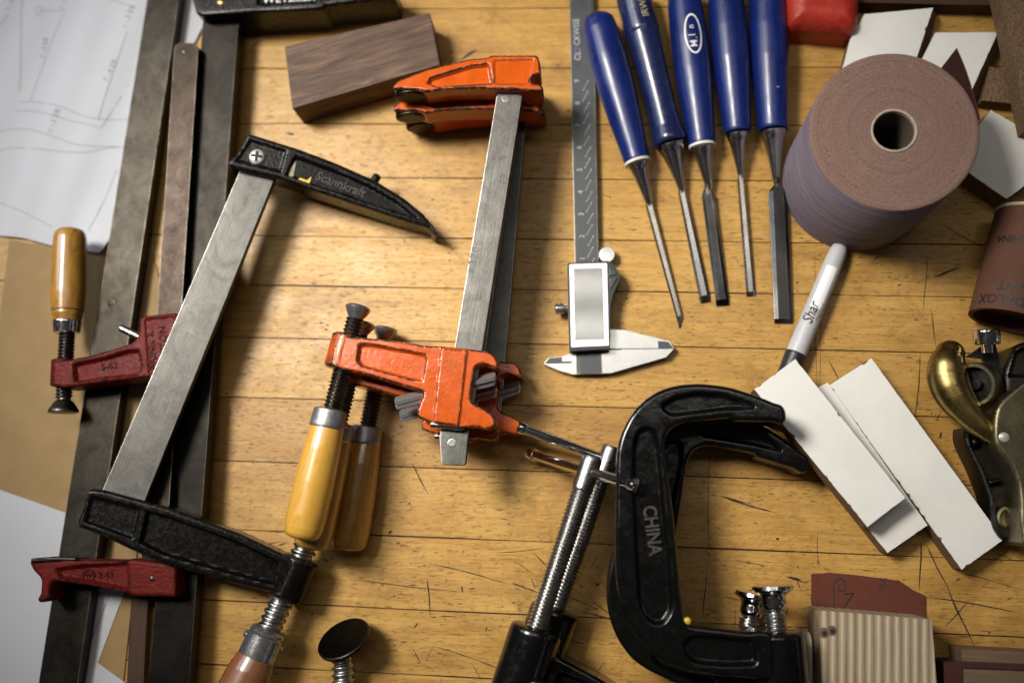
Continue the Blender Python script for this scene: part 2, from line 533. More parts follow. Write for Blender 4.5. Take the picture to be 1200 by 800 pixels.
def walnut():
    m = NT("walnut")
    g = m.noise((.018, .16, .16), 6, .68, 1.4)
    f = m.noise((.05, 1.6, 1.6), 3, .6)
    base = m.ramp(g, (.30, (.034, .016, .009)), (.5, (.100, .054, .032)), (.70, (.20, .118, .074)))
    base = m.mix(m.ramp(f, (.48, 0.0), (.66, .75)), base, (.022, .010, .006))
    m.bump(f, .1)
    return m.set(base, .62, 0.0, 0.0, .35)
M["walnut"] = walnut()
def endgrain_ply(name, light, dark, w, ax="X"):
    m = NT(name)
    s = m.wave(w, ax, .25, m.raw, 2, "SIN", .6)
    s2 = m.noise((.0, .0, .0) if False else ((.45, .03, .03) if ax == "X" else (.03, .45, .03)), 3)
    base = m.ramp(m.mix(.3, s, s2), (.16, dark), (.30, tuple(a * .65 + b_ * .35 for a, b_ in zip(dark, light))), (.66, tuple(a * .55 + b_ * .45 for a, b_ in zip(dark, light))), (.80, light))
    f = m.noise((2.2, .06, .2) if ax == "X" else (.06, 2.2, .2), 4, .7)
    base = m.mix(m.ramp(f, (.52, 0.0), (.75, .5)), base, tuple(d * .55 for d in dark))
    m.bump(s, .10); m.bump(f, .08)
    return m.set(base, .7, 0.0, 0.0, .3)
M["ply"] = endgrain_ply("plywood edge", (.56, .46, .315), (.22, .16, .108), .058)
M["ply_face"] = simple("birch face", (.30, .22, .15), .65, vary=.25, scale=.06, bump=.08, bscale=.8)
def scrapwood(name, c0, c1, rough=.65):
    m = NT(name)
    g = m.noise((.02, .35, .35), 5, .65, .6); f = m.noise((.05, 1.9, 1.9), 3)
    base = m.ramp(m.mix(.4, g, f), (.32, c0), (.68, c1))
    m.bump(f, .1)
    return m.set(base, rough, 0, 0, .3)
M["scrap"] = scrapwood("rough scrap wood", (.09, .055, .032), (.20, .13, .08))
M["dark_wood"] = scrapwood("dark brown wood", (.035, .017, .009), (.085, .042, .022))
def particle():
    m = NT("particle board")
    v = m.voro((.5, .9, .9)); n = m.noise(.25, 6, .75)
    base = m.ramp(m.mix(.5, v.outputs["Distance"], n), (.25, (.075, .045, .026)), (.6, (.20, .125, .07)))
    m.bump(n, .4); m.bump(v.outputs["Distance"], .25)
    return m.set(base, .8, 0, 0, .2)
M["particle"] = particle()
M["melamine"] = simple("white melamine", (.75, .735, .70), .36, vary=.05, scale=.03, bump=.02, bscale=.6, rvary=.06)
M["kraft"] = simple("kraft board", (.33, .215, .095), .72, vary=.08, scale=.05, bump=.05, bscale=.9, spec=.25)
M["paper"] = simple("drawing paper", (.55, .555, .59), .7, vary=.03, scale=.01, bump=.03, bscale=.7, spec=.25)
M["pencil"] = simple("pencil line", (.22, .21, .22), .7, vary=.2)
M["ink"] = simple("dark print", (.015, .012, .012), .6)
def abrasive(name, c0, c1, sc=1.3, b=.25, rings=0.0):
    m = NT(name)
    n = m.noise(sc, 5, .7); p = m.noise(.03, 5, .7)
    base = m.mix(.5, m.ramp(n, (.3, c0), (.7, c1)), m.ramp(p, (.3, c0), (.7, c1)))
    flk = m.ramp(m.noise(.45, 6, .85), (.64, 0.0), (.70, .7))
    base = m.mix(flk, base, tuple(min(1, c * 2.2 + .05) for c in c1))
    m.bump(n, b)
    return m.set(base, .75, 0, 0, .3)
M["sand_red"] = abrasive("red sandpaper", (.085, .022, .012), (.135, .038, .021))
M["sand_maroon"] = abrasive("maroon sandpaper", (.040, .012, .010), (.070, .022, .018), 1.3, .15)
M["sand_brown"] = abrasive("brown sandpaper backing", (.080, .032, .020), (.140, .062, .039), .8, .1)
def roll_edge():
    m = NT("edge of wound abrasive cloth")
    sx = m.n.new("ShaderNodeSeparateXYZ"); m.link(m.raw, sx.inputs[0])
    r = m.math("SQRT", m.math("ADD", m.math("POWER", sx.outputs[0], 2), m.math("POWER", sx.outputs[1], 2)))
    cb = m.n.new("ShaderNodeCombineXYZ"); m.link(r, cb.inputs[0])
    fine = m.noise((1.5, 1, 1), 5, .85, 0, cb.outputs[0])
    wide = m.noise((.32, 1, 1), 3, .6, 0, cb.outputs[0])
    blot = m.noise(.06, 6, .7); gr = m.noise(1.2, 4, .7)
    base = m.ramp(m.mix(.5, fine, gr), (.41, (.10, .056, .046)), (.59, (.335, .212, .172)))
    base = m.mix(m.ramp(wide, (.54, 0.0), (.66, .4)), base, (.15, .08, .062))
    base = m.mix(m.ramp(blot, (.55, 0.0), (.8, .4)), base, (.34, .23, .18))
    m.bump(fine, .22); m.bump(gr, .12)
    return m.set(base, .82, 0, 0, .2)
M["roll_edge"] = roll_edge()
def roll_side():
    m = NT("purple grey abrasive cloth")
    w = m.noise((.02, .02, .62), 4, .7); g = m.noise(1.2, 4, .7)
    base = m.ramp(m.mix(.4, w, g), (.38, (.095, .074, .098)), (.62, (.255, .21, .26)))
    m.bump(w, .6); m.bump(g, .2)
    return m.set(base, .7, 0, 0, .35)
M["roll_side"] = roll_side()
M["cardboard"] = simple("cardboard core", (.42, .35, .27), .7, vary=.2, scale=.3, bump=.08, bscale=1.2)
M["bore"] = simple("shaded bore", (.085, .060, .042), .8, vary=.2)  # shade inside the core put into a darker colour
def blue():
    m = NT("blue plastic")
    base = m.ramp(m.noise(.03, 5, .65), (.3, (.0030, .0098, .080)), (.7, (.0050, .0165, .130)))
    sc = m.ramp(m.noise((.9, .9, .06), 5, .8), (.62, 0.0), (.8, .25))
    base = m.mix(sc, base, (.12, .13, .2))
    m.bump(m.noise((.6, .6, .08), 5, .75), .06)
    return m.set(base, m.ramp(m.noise((.25, .25, .05), 7, .8), (.32, .20), (.68, .46)), 0.0, .08, .5, .16)
M["blue"] = blue()
M["blue_dark"] = simple("dark blue plastic", (.007, .012, .058), .30, coat=.12, vary=.25, scale=.05, bump=.05, bscale=.3)
M["white_ring"] = simple("white plastic ring", (.62, .60, .54), .5)
M["white_print"] = simple("white print", (.72, .72, .74), .5)
M["grey_print"] = simple("worn grey print", (.42, .43, .45), .5)
M["faint_print"] = simple("faint stamped print", (.07, .07, .066), .5)
M["gold_print"] = simple("gold print", (.42, .37, .20), .5)
M["violet_print"] = simple("violet print", (.25, .12, .30), .5)
M["scale_plate"] = simple("dark scale plate", (.050, .055, .062), .42, vary=.08, bump=.02)
M["black_plastic"] = simple("black plastic", (.014, .014, .015), .4, vary=.2, bump=.03)
M["grey_plastic"] = simple("dark grey plastic", (.035, .035, .037), .45, vary=.2, bump=.03)
M["bezel"] = simple("bright satin bezel", (.80, .80, .78), .3, metal=.15, vary=.02)
M["lcd"] = simple("grey display glass", (.055, .058, .052), .10, coat=1.0, vary=.03, rvary=.02, spec=1.0)
M["marker_grey"] = simple("grey marker barrel", (.46, .46, .475), .34, vary=.05, bump=.02)
M["label_white"] = simple("white sticker", (.80, .79, .80), .5, vary=.03)
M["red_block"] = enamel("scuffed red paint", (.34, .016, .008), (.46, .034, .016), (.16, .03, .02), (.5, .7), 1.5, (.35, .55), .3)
M["rivet"] = simple("bright rivet", (.75, .72, .64), .3, metal=.6, vary=.1)
M["nickel"] = steel("nickel screw head", (.62, .60, .55), (.8, .78, .72), (.25, .4), (.4, .36, .28), .3, False, .35)
M["slot"] = simple("dark slot", (.012, .011, .01), .7)
M["yellow"] = simple("yellow paint fleck", (.62, .42, .03), .5, vary=.2, scale=.3)
M["cream"] = simple("cream paint smear", (.30, .27, .17), .6, vary=.4, scale=.2)
M["black_letter"] = simple("highlit black lettering", (.055, .052, .048), .24, coat=.2, vary=.4, scale=.4)  # lighter than the castings: highlights on the letter edges put into the colour
# ================================================================== the bench top
def bench_mat():
    m = NT("maple bench strips")
    isl = m.n.new("ShaderNodeNewGeometry").outputs["Random Per Island"]
    cb = m.n.new("ShaderNodeCombineXYZ")
    m.link(m.math("MULTIPLY", isl, 900.0), cb.inputs[0]); m.link(m.math("MULTIPLY", isl, 370.0), cb.inputs[1])
    ad = m.n.new("ShaderNodeVectorMath"); ad.operation = "ADD"
    m.link(m.raw, ad.inputs[0]); m.link(cb.outputs[0], ad.inputs[1])
    co = ad.outputs[0]
    g = m.noise((.012, .26, .3), 7, .68, 1.1, co)                # grain figure
    f = m.noise((.045, 2.2, 1), 4, .7, .2, co)                   # fine fibres
    big = m.noise((.005, .02, 1), 4, .6, 0, co)
    base = m.ramp(m.mix(.38, g, f), (.27, (.29, .136, .027)), (.5, (.485, .280, .069)), (.74, (.64, .415, .130)))
    tint = m.ramp(isl, (0, (.84, .79, .70)), (.5, (.99, .97, .94)), (1, (1.08, 1.07, 1.06)))
    base = m.mix(1.0, base, tint, "MULTIPLY")
    base = m.mix(m.ramp(big, (.4, 0.0), (.72, .35)), base, (.33, .165, .045))
    chat = m.noise((.75, .012, 1), 3, .6, 0, co)                 # planer chatter across the grain
    base = m.mix(m.ramp(chat, (.58, 0.0), (.75, .13)), base, (.21, .10, .03))
    # grime: smudges worked into the surface, dark pores lying along the grain
    grime = m.ramp(m.noise((.011, .017, 1), 7, .76, .7), (.47, 0.0), (.70, .75))
    base = m.mix(grime, base, (.22, .105, .024))
    # where the bench has been used hardest it is pitted: towards the right and the front
    sp = m.n.new("ShaderNodeSeparateXYZ"); m.link(m.raw, sp.inputs[0])
    use = m.math("ADD", m.math("MULTIPLY", sp.outputs[0], .0017), m.math("MULTIPLY", sp.outputs[1], -.0016))
    use = m.math("ADD", use, m.noise((.011, .016, 1), 5, .65))
    patch = m.ramp(use, (.42, .03), (.86, 1.0))
    clus = m.ramp(m.noise((.020, .05, 1), 5, .7, .5), (.40, 0.0), (.58, 1.0))
    pore = m.ramp(m.noise((.15, .80, 1), 6, .82, .5, co), (.57, 0.0), (.63, .95))
    base = m.mix(m.math("MULTIPLY", m.math("MULTIPLY", pore, patch), clus), base, (.030, .013, .005))
    faint = m.ramp(m.noise((.05, .55, 1), 5, .75, .3, co), (.54, 0.0), (.70, .5))
    base = m.mix(faint, base, (.20, .088, .018))
    stain = m.ramp(m.noise((.018, .022, 1), 7, .8, 1.2), (.56, 0.0), (.70, .55))
    base = m.mix(stain, base, (.15, .070, .018))
    spot = m.ramp(m.noise((.22, .42, 1), 5, .8), (.675, 0.0), (.71, .9))
    base = m.mix(spot, base, (.03, .014, .006))
    m.bump(f, .05); m.bump(chat, .05); m.bump(pore, -.12)
    rr = m.ramp(m.noise((.02, .05, 1), 5, .7), (.3, .30), (.7, .52))
    return m.set(base, rr, 0, 0, .36)
M["bench"] = bench_mat()
M["seam"] = simple("dirt in the seams", (.020, .010, .005), .8)
M["scratch"] = simple("dirty scratch", (.026, .013, .006), .7)
M["scratch_soft"] = simple("shallow scratch", (.13, .065, .020), .6, vary=.4, scale=.2)

bfr = Fr(U(300, 456), U(900, 472) - U(300, 456))
seam_y = [10, 80, 146, 209.5, 280, 339, 402, 474, 551, 633, 719, 796]
vs_ = [bfr.hit(600, y)[1] for y in seam_y]
lo = [vs_[-1] - 43 * k for k in range(1, 5)]
hi = [vs_[0] + 40 * k for k in range(1, 6)]
vs_ = sorted(lo + vs_ + hi)
b = MB(bfr)
for v0, v1 in zip(vs_, vs_[1:]):
    cuts = [-700]
    x = 9999
    while x < 700:
        cuts.append(x); x += random.uniform(600, 1000)
    cuts.append(720)
    for a, c in zip(cuts, cuts[1:]):
        n = 40; g = .40
        # edges wander very slightly, as old glue lines do
        jit = lambda k, s: .16 * math.sin(k * .9 + s) + random.uniform(-.08, .08)
        s1, s2 = random.random() * 9, random.random() * 9
        lowr = [(a + .15 + (c - a - .3) * k / n, v0 + g + jit(k, s1)) for k in range(n + 1)]
        upr = [(a + .15 + (c - a - .3) * k / n, v1 - g + jit(k, s2)) for k in range(n + 1)]
        base = len(b.v)
        b.add([bfr.w(*p, 0) for p in lowr] + [bfr.w(*p, 0) for p in upr] + [bfr.w(*p, -6) for p in lowr] + [bfr.w(*p, -6) for p in upr],
              [[k, k + 1, n + 2 + k, n + 1 + k] for k in range(n)] +
              [[2 * n + 2 + k, 2 * n + 3 + k, k + 1, k] for k in range(n)] +
              [[n + 1 + k, n + 2 + k, 3 * n + 4 + k, 3 * n + 3 + k] for k in range(n)])
b.mi = 1
b.add([bfr.w(x, y, -1.3) for x, y in ((-720, vs_[0] - 5), (730, vs_[0] - 5), (730, vs_[-1] + 5), (-720, vs_[-1] + 5))], [[0, 1, 2, 3]])
def sliver(p, q, w, mi=2, z=.04):
    """a scratch: a thin wavering dark groove between two photo spots, pointed at the ends"""
    A, B = U(*p), U(*q); d = B - A; L = d.length
    if L < .1: return
    d.normalize(); e = V((-d.y, d.x, 0)); n = max(3, int(L / 4)); vs = []; fs = []
    ph = random.random() * 6; am = min(.5, L * .012)
    for k in range(n + 1):
        t = k / n; c = A + d * (L * t) + e * (am * math.sin(t * 5 + ph) + random.uniform(-.06, .06))
        h = w * .5 * min(1, 4 * t + .12, 4 * (1 - t) + .12) * random.uniform(.55, 1.1)
        vs += [c - e * h + V((0, 0, z)), c + e * h + V((0, 0, z))]
    for k in range(n): fs.append([2 * k, 2 * k + 2, 2 * k + 3, 2 * k + 1])
    b.mi = mi; b.add(vs, fs)
for p, q, w in [((501, 677), (504, 722), .8), ((408, 679), (543, 693), .5), ((541, 686), (542, 694), .8), ((500, 659), (600, 684), .55),
                ((510, 757), (556, 772), .5), ((552, 769), (605, 793), .75), ((481, 541), (503, 580), .7), ((600, 682), (632, 695), .8), ((624, 646), (642, 664), .7),
                ((845, 582), (911, 601), 1.1), ((843, 581), (880, 590), .6), ((832, 527), (829, 640), .4), ((828, 666), (824, 724), .6), ((862, 712), (862, 740), .3),
                ((1086, 296), (1083, 366), .5), ((1079, 410), (1072, 500), .55), ((1079, 632), (1078, 692), .7), ((958, 622), (959, 670), .35),
                ((1083, 634), (1112, 690), .7), ((1108, 682), (1141, 757), .85), ((1086, 699), (1196, 717), .6), ((1107, 734), (1137, 702), .6),
                ((1094, 325), (1128, 312), 1.1), ((1104, 262), (1162, 297), .5), ((920, 675), (946, 683), .9), ((924, 675), (940, 679), .7), ((846, 698), (880, 706), .5),
                ((960, 330), (962, 470), .3), ((955, 292), (957, 470), .3), ((1090, 360), (1098, 410), .5), ((970, 420), (988, 455), .5), ((1100, 400), (1106, 420), .8),
                ((1103, 505), (1102, 514), 1.4), ((540, 70), (560, 58), 1.6), ((335, 156), (345, 158), 1.6), ((378, 654), (386, 658), .9), ((387, 655), (392, 652), .9),
                ((455, 625), (460, 621), 1.4), ((464, 637), (469, 635), 1.3), ((300, 641), (330, 634), .7), ((324, 640), (340, 634), .8), ((690, 700), (718, 722), .5), ((702, 650), (690, 668), .5),
                ((700, 672), (735, 730), .35), ((510, 752), (498, 776), .4), ((552, 776), (567, 800), .45), ((485, 736), (490, 729), 1.0), ((569, 740), (571, 733), .6),
                ((482, 757), (494, 778), .5), ((494, 779), (510, 784), .5), ((578, 648), (640, 642), .4), ((640, 690), (700, 712), .5), ((680, 716), (722, 727), .7), ((860, 655), (900, 664), .4),
                ((600, 655), (625, 672), .45), ((622, 676), (628, 690), .5), ((590, 480), (640, 486), .3), ((1150, 640), (1198, 660), .4), ((1120, 670), (1200, 690), .35)]:
    sliver(p, q, w * 1.45)
for p in [(497, 662.5), (543, 646), (462, 698), (475, 718), (366, 719), (348, 719), (345, 757), (514, 765), (523, 680), (480, 590), (470, 500), (700, 684), (1046, 623), (935, 664), (911, 631),
          (1054, 334), (934, 331), (935, 341), (715, 231), (640, 551), (666, 203), (666, 130), (654, 77), (716, 160), (526, 297), (527, 305), (507, 234), (384, 381), (382, 386), (376, 378), (620, 433), (734, 350), (700, 685), (662, 720), (668, 600), (742, 412), (1100, 620)]:
    c = U(*p); r = random.uniform(.5, 1.05); k = len(b.v); b.mi = 2
    b.add([c + V((math.cos(a) * r * random.uniform(.7, 1.5), math.sin(a) * r * random.uniform(.6, 1), .05)) for a in [i * .7 for i in range(9)]], [list(range(9))])
for _ in range(900):            # small nicks, mostly along the grain, thicker on the used right side
    px, py = random.uniform(250, 1200), random.uniform(0, 800)
    if random.random() > .35 + .65 * max(0, min(1, (px - 500) / 500)) * (.4 + .6 * py / 800) + .3 * (py > 600): continue
    L = random.choice((3, 4, 5, 7, 10, 16)); a = random.gauss(.027, .10) if random.random() < .75 else random.uniform(-1.4, 1.4)
    sliver((px, py), (px + L * math.cos(a), py + L * math.sin(a)), random.uniform(.3, .95), 2 if random.random() < .6 else 3)
for _ in range(24):
    px, py = random.uniform(270, 1200), random.uniform(20, 800); L = random.uniform(25, 110); a = random.uniform(-1.5, 1.5)
    sliver((px, py), (px + L * math.cos(a), py + L * math.sin(a)), random.uniform(.15, .28), 3)
o = b.build("workbench_top", [M["bench"], M["seam"], M["scratch"], M["scratch_soft"]], smooth=False)
o["kind"] = "structure"
# the ring scribed near the lower edge
r_ = MB(); c = U(585.5, 797)
r_.ringlathe(c, (0, 0, 1), [(.03, 2.0), (.12, 2.0), (.12, 2.8), (.03, 2.8)], 24)
o = r_.build("workbench_mark", M["scratch"]); o["kind"] = "structure"

# ================================================================== papers on the left
def paper_sheet(name, pxpts, zf, label, cat, group=None, res=6.0, mat="paper"):
    """a thin curling sheet; zf(px, py) gives the lift in millimetres at a photo spot"""
    fr = HZ(0); poly = fr.hits(pxpts, 0)
    P0 = np.array(poly); lo = P0.min(0) - res; hi = P0.max(0) + res
    nx = int((hi[0] - lo[0]) / res) + 2; ny = int((hi[1] - lo[1]) / res) + 2
    X, Y = np.meshgrid(lo[0] + np.arange(nx) * res, lo[1] + np.arange(ny) * res, indexing="ij")
    P = np.stack([X.ravel(), Y.ravel()], 1); d, near = sdf(P, poly)
    D = d.reshape(nx, ny) > 0; keep = D[:-1, :-1] | D[1:, :-1] | D[1:, 1:] | D[:-1, 1:]
    P = np.where((d < .25 * res)[:, None], near, P)
    ids = {}; fs = []
    for i, j in np.argwhere(keep):
        q = [i * ny + j, (i + 1) * ny + j, (i + 1) * ny + j + 1, i * ny + j + 1]
        for k in q: ids.setdefault(k, len(ids))
        fs.append([ids[k] for k in q])
    vs = [None] * len(ids)
    for k, i in ids.items(): vs[i] = V((P[k, 0], P[k, 1], zf(P[k, 0], P[k, 1])))
    n = len(vs); mb = MB()
    bt = [v - V((0, 0, .22)) for v in vs]; edges = {}
    for f in fs:
        for x, y in zip(f, f[1:] + f[:1]):
            if (y, x) in edges: del edges[(y, x)]
            else: edges[(x, y)] = 1
    mb.add(vs + bt, fs + [[i + n for i in f[::-1]] for f in fs] + [[y, x, x + n, y + n] for x, y in edges])
    c = U(*pxpts[0]); c.z = 0
    o = mb.build(name, M[mat], at=c, sharp=60)
    props(o, label, cat, group)
    return o
# tan board under everything on the left
kb = MB(HZ(0, (20, 300), (180, 300)))
kp = HZ(0).hits([(11, 281), (160, 303), (182, 310), (188, 330), (176, 500), (160, 650), (140, 840), (-90, 840), (-90, 520), (-20, 520), (0, 372)], 1.2)
kb.prism(kp, .1, 1.2, HZ(0))
o = kb.build("template_board", M["kraft"], at=U(11, 281)); props(o, "tan kraft coloured board with a rounded corner lying under the bars at the left edge", "board")
def wavef(x, y):
    a = U(60, 290); t = (x - U(0, 0).x) * .95 + (y - U(0, 0).y) * -.28
    s = 2.2 + 1.6 * math.sin(t * .075 + .6) + .9 * math.sin(t * .17 + 1.2)
    e = max(0, 1 - abs(x - U(115, 290).x) / 26) * max(0, 1 - abs(y - U(115, 290).y) / 40)
    return max(1.45, s) + 5.0 * e
drawing = paper_sheet("drawing_sheet", [(-60, -50), (250, -50), (240, 30), (205, 100), (170, 190), (150, 252), (122, 299), (95, 294), (62, 289), (30, 280), (0, 277), (-60, 268)],
                      wavef, "large white sheet with a pencilled plan and dimensions, upper left corner", "drawing")
def pencil(pts, w=.45):
    mb = MB(); vs = []; fs = []; P = []
    for (x0, y0), (x1, y1) in zip(pts, pts[1:]):
        n = max(2, int(math.hypot(x1 - x0, y1 - y0) / 5))
        P += [(x0 + (x1 - x0) * k / n, y0 + (y1 - y0) * k / n) for k in range(n)]
    P.append(pts[-1])
    Q = [U(*p) for p in P]
    for k, q in enumerate(Q):
        d = (Q[min(k + 1, len(Q) - 1)] - Q[max(k - 1, 0)]); d = d.normalized() if d.length > 1e-6 else V((1, 0, 0))
        e = V((-d.y, d.x, 0)) * w * .5
        for s in (-1, 1):
            p = q + e * s; vs.append(V((p.x, p.y, wavef(p.x, p.y) + .12)))
    for k in range(len(Q) - 1): fs.append([2 * k, 2 * k + 2, 2 * k + 3, 2 * k + 1])
    mb.add(vs, fs); mb.build("pencil_line", M["pencil"], drawing, smooth=False)
def smooth_px(pts, n=6):
    out = []
    for i in range(len(pts) - 1):
        p0 = pts[max(i - 1, 0)]; p1 = pts[i]; p2 = pts[i + 1]; p3 = pts[min(i + 2, len(pts) - 1)]
        for k in range(n):
            t = k / n
            out.append(tuple(.5 * (2 * p1[j] + (p2[j] - p0[j]) * t + (2 * p0[j] - 5 * p1[j] + 4 * p2[j] - p3[j]) * t * t + (3 * p1[j] - p0[j] - 3 * p2[j] + p3[j]) * t ** 3) for j in range(2)))
    return out + [pts[-1]]
for pts in ([(30, -10), (27, 20), (27, 60), (26, 90), (23, 121)], [(77, 14), (60, 55), (37, 120)], [(48, 15), (77, 14)], [(23, 121), (45, 121), (70, 126), (95, 136), (118, 142), (150, 141)],
            [(19, 131), (45, 132), (80, 142), (121, 152)], [(0, 155), (30, 152), (60, 160), (95, 172), (140, 173)], [(0, 178), (20, 174), (60, 178), (100, 181), (125, 175), (145, 173)],
            [(152, 40), (140, 75), (128, 110), (118, 142)], [(121, 152), (140, 120), (152, 100)], [(120, -2), (140, 5), (163, 12)], [(0, 238), (30, 250), (65, 268)], [(138, 200), (118, 250), (107, 272)], [(-10, 60), (5, 30), (14, 20)]):
    pencil(smooth_px(pts), .42)
pencil([(48 + 4.5 * math.cos(a * .45), 15 + 4.5 * math.sin(a * .45)) for a in range(15)], .4)
def note(body, a, b, size):
    f = flat_map(a, b, 0.0)
    def g(x, y, h):
        p = f(x, y, 0); return V((p.x, p.y, wavef(p.x, p.y) + .14 + h))
    lettering("pencil_note", body, g, size, M["pencil"], drawing, .01, squeeze=.85, shear=.15)
note("7 - 4 3/8", (48, 82), (58, 34), 5.6); note("1 - 3 3/8", (60, 160), (72, 128), 6.5); note("7 - 4 3/8", (126, 100), (138, 72), 6.2)
note("1 - 2 3/8", (148, 36), (158, 10), 6.5); note("1 - 3", (72, 15), (77, -3), 6); note("1 - 5", (10, 22), (20, -3), 6)
def w2(x, y):
    a, b_ = U(0, 600), U(90, 780); t = (x - a.x) * .5 + (y - a.y) * .86
    return 2.4 + .5 * math.sin(t * .06) + .35 * math.sin(t * .021 + (x * .02))
sheet2 = paper_sheet("paper_sheet", [(-70, 545), (0, 573), (75, 599), (128, 618), (119, 655), (112, 700), (104, 830), (-70, 840)], w2, "plain white creased sheet in the lower left corner under the long steel bar", "paper", "white paper sheets")
o = paper_sheet("paper_sheet", [(82, 672), (147, 694), (140, 712), (116, 776), (88, 850), (40, 850), (60, 760)], lambda x, y: 1.7, "white paper strip with a pencil line, left of the brown stick", "paper", "white paper sheets")
q = MB(); A, B = U(131, 694), U(104, 760); d = (B - A).normalized(); e = V((-d.y, d.x, 0)) * .25
q.add([A + e + V((0, 0, 1.85)), A - e + V((0, 0, 1.85)), B - e + V((0, 0, 1.85)), B + e + V((0, 0, 1.85))], [[0, 1, 2, 3]]); q.build("pencil_line", M["pencil"], o, smooth=False)
paper_sheet("paper_sheet", [(116, 775), (153, 802), (146, 850), (70, 850), (100, 790)], lambda x, y: 2.2, "small white paper corner at the bottom edge left of the brown stick", "paper", "white paper sheets")

# ================================================================== long bars on the left
def bar_between(a0, a1, b0, b1, z0, z1, ztop1=None):
    """frame + outline of a flat bar from its four top corners in the photo"""
    pts = [a0, a1, b1, b0]
    return HZ(0).hits(pts, z1)
fr = HZ(14, (75, 800), (190, 0))
t = thing("bar_clamp", "long worn steel bar running the full height at the left, jaws out of frame", "clamp", U(75, 800))
def ext(p, q, k):   # extend segment q->p beyond p
    return (p[0] + (p[0] - q[0]) * k, p[1] + (p[1] - q[1]) * k)
aL0, aR0, aL1, aR1 = (172, 0), (209.5, 0), (45, 800), (91, 800)
mb = MB(fr); mb.slab([ext(aL1, aL0, .06), ext(aR1, aR0, .06), ext(aR0, aR1, .06), ext(aL0, aL1, .06)], 3.2, 14)
mb.build("bar", M["bar_worn"], t, bevel=.5)
mb = MB(fr)
c = U(130, 355, 14); mb.lathe(c + V((0, 0, -.2)), (0, 0, 1), [(0, 2.6), (.5, 2.4), (.7, 1.7), (.75, 0)], 20)
mb.build("rivet", M["bar_old"], t)

# brown stick at the bottom
mb = MB(HZ(0, (158, 800), (165, 700)))
mb.slab([(154, 690), (174, 690), (166, 840), (146, 840)], 2.4, 9)
o = mb.build("wood_stick", M["dark_wood"], at=U(160, 750), bevel=.8); props(o, "narrow dark brown stick poking out below the lower red jaw at the bottom edge", "stick")

# red clamp -------------------------------------------------------------
RZ = 27.0
t = thing("bar_clamp", "small red bar clamp with varnished wooden handle and a narrow rusty bar", "clamp", U(180, 420))
rfr = HZ(RZ, (177, 680), (218, 51))
L0, R0, L1, R1 = (204, 60), (232.5, 60), (163, 692), (192, 692)
top = [(205, 54), (210, 50.5), (226, 50.5), (231.5, 54)]
mb = MB(rfr); mb.slab([L1, R1, (232.5, 58)] + top[::-1] + [(204, 58)], RZ - 3, RZ + 3)
mb.build("bar", M["bar_old"], t, bevel=.5)
mb = MB(rfr); mb.lathe(U(214.5, 62, RZ + 3) - V((0, 0, .1)), (0, 0, 1), [(0, 2.9), (.35, 2.7), (.5, 2.2), (.2, 1.8), (.15, 0)], 20); mb.build("stop_pin", M["bar_dark"], t)
H = 10.0; f = HZ(RZ)
out = f.hits([(162, 372), (168, 370), (207, 366), (214, 441), (172, 442), (120, 448), (78, 454), (61, 453), (61, 423), (80, 421), (106, 416), (144, 405), (158, 399), (163, 386)], H)
rec = f.hits([(86, 427), (120, 420), (150, 411), (162, 411), (165, 430), (160, 438), (120, 442), (88, 447)], H)
pa = f.hits([(169.5, 374), (203, 371), (211, 436), (174, 437)], H)
mb = MB(f); mb.cast(fillet(out, 2.2, 3), H, H, 1.8, [(rec, 3.6, 2.2), (pa, 1.0, .8)], .8)
mb.build("sliding_jaw", M["red_paint"], t)
jaw = kid(t, "sliding_jaw")[0]
pz = RZ + H - 1.0
f1 = flat_map((181, 441), (175, 380), pz); lettering("raised_lettering", "BRINK &", f1, 7.6, M["red_paint"], jaw, .7, squeeze=.95)
f1 = flat_map((196, 440), (189, 376), pz); lettering("raised_lettering", "COTTON", f1, 7.6, M["red_paint"], jaw, .7, squeeze=.95)
f1 = flat_map((108, 432), (148, 426), RZ + H - 3.6); lettering("raised_lettering", "5-63", f1, 6.4, M["red_paint"], jaw, .9)
mb = MB(); mb.rod(U(141, 384, RZ + 5), U(168, 397, RZ + 5), 2.6); mb.build("stop_peg", M["screw_steel"], t)
ax0, ax1 = U(79.5, 390, RZ), U(76, 470, RZ); sd = (ax1 - ax0).normalized()
bo = U(72.5, 423, RZ); bo2 = U(70, 454, RZ)
mb = MB(Fr(ax0, (0, 0, 1), sd)); mb.lathe(U(74, 421.5, RZ), sd, [(0, 6.8), (.6, 7.6), (17.5, 7.6), (18.3, 6.8)], 32); mb.build("screw_boss", M["red_paint"], jaw)
sc0, sc1 = U(79, 384, RZ), U(75, 466, RZ)
mb = MB(Fr(sc0, (0, 0, 1), sd)); mb.thread(sc0, sc1, 5.6, 2.3, .95); mb.build("screw", M["screw_dark"], t)
mb = MB(Fr(sc1, (0, 0, 1), sd)); mb.lathe(sc1, sd, [(-1, 4.2), (1.5, 4.4), (2.5, 6), (7.5, 9.2), (8.6, 9.9), (9.8, 9.9), (10.2, 9.3)], 36); mb.build("swivel_pad", M["screw_dark"], t)
h1 = U(78.5, 377, RZ); h0 = U(82.5, 268.5, RZ); hd = (h0 - h1).normalized(); L = (h0 - h1).length
mb = MB(Fr(h1, (0, 0, 1), hd))
mb.lathe(h1, hd, [(0, 9.0), (2, 9.4), (4, 9.9), (5.4, 10.3), (7, 10.1), (8, 11), (L * .3, 11.6), (L * .7, 11.3), (L - 7, 11.1), (L - 3, 10.2), (L - .8, 8.2), (L, 6), (L + .2, 0)], 44)
hn = mb.build("handle", M["handle_worn"], t)
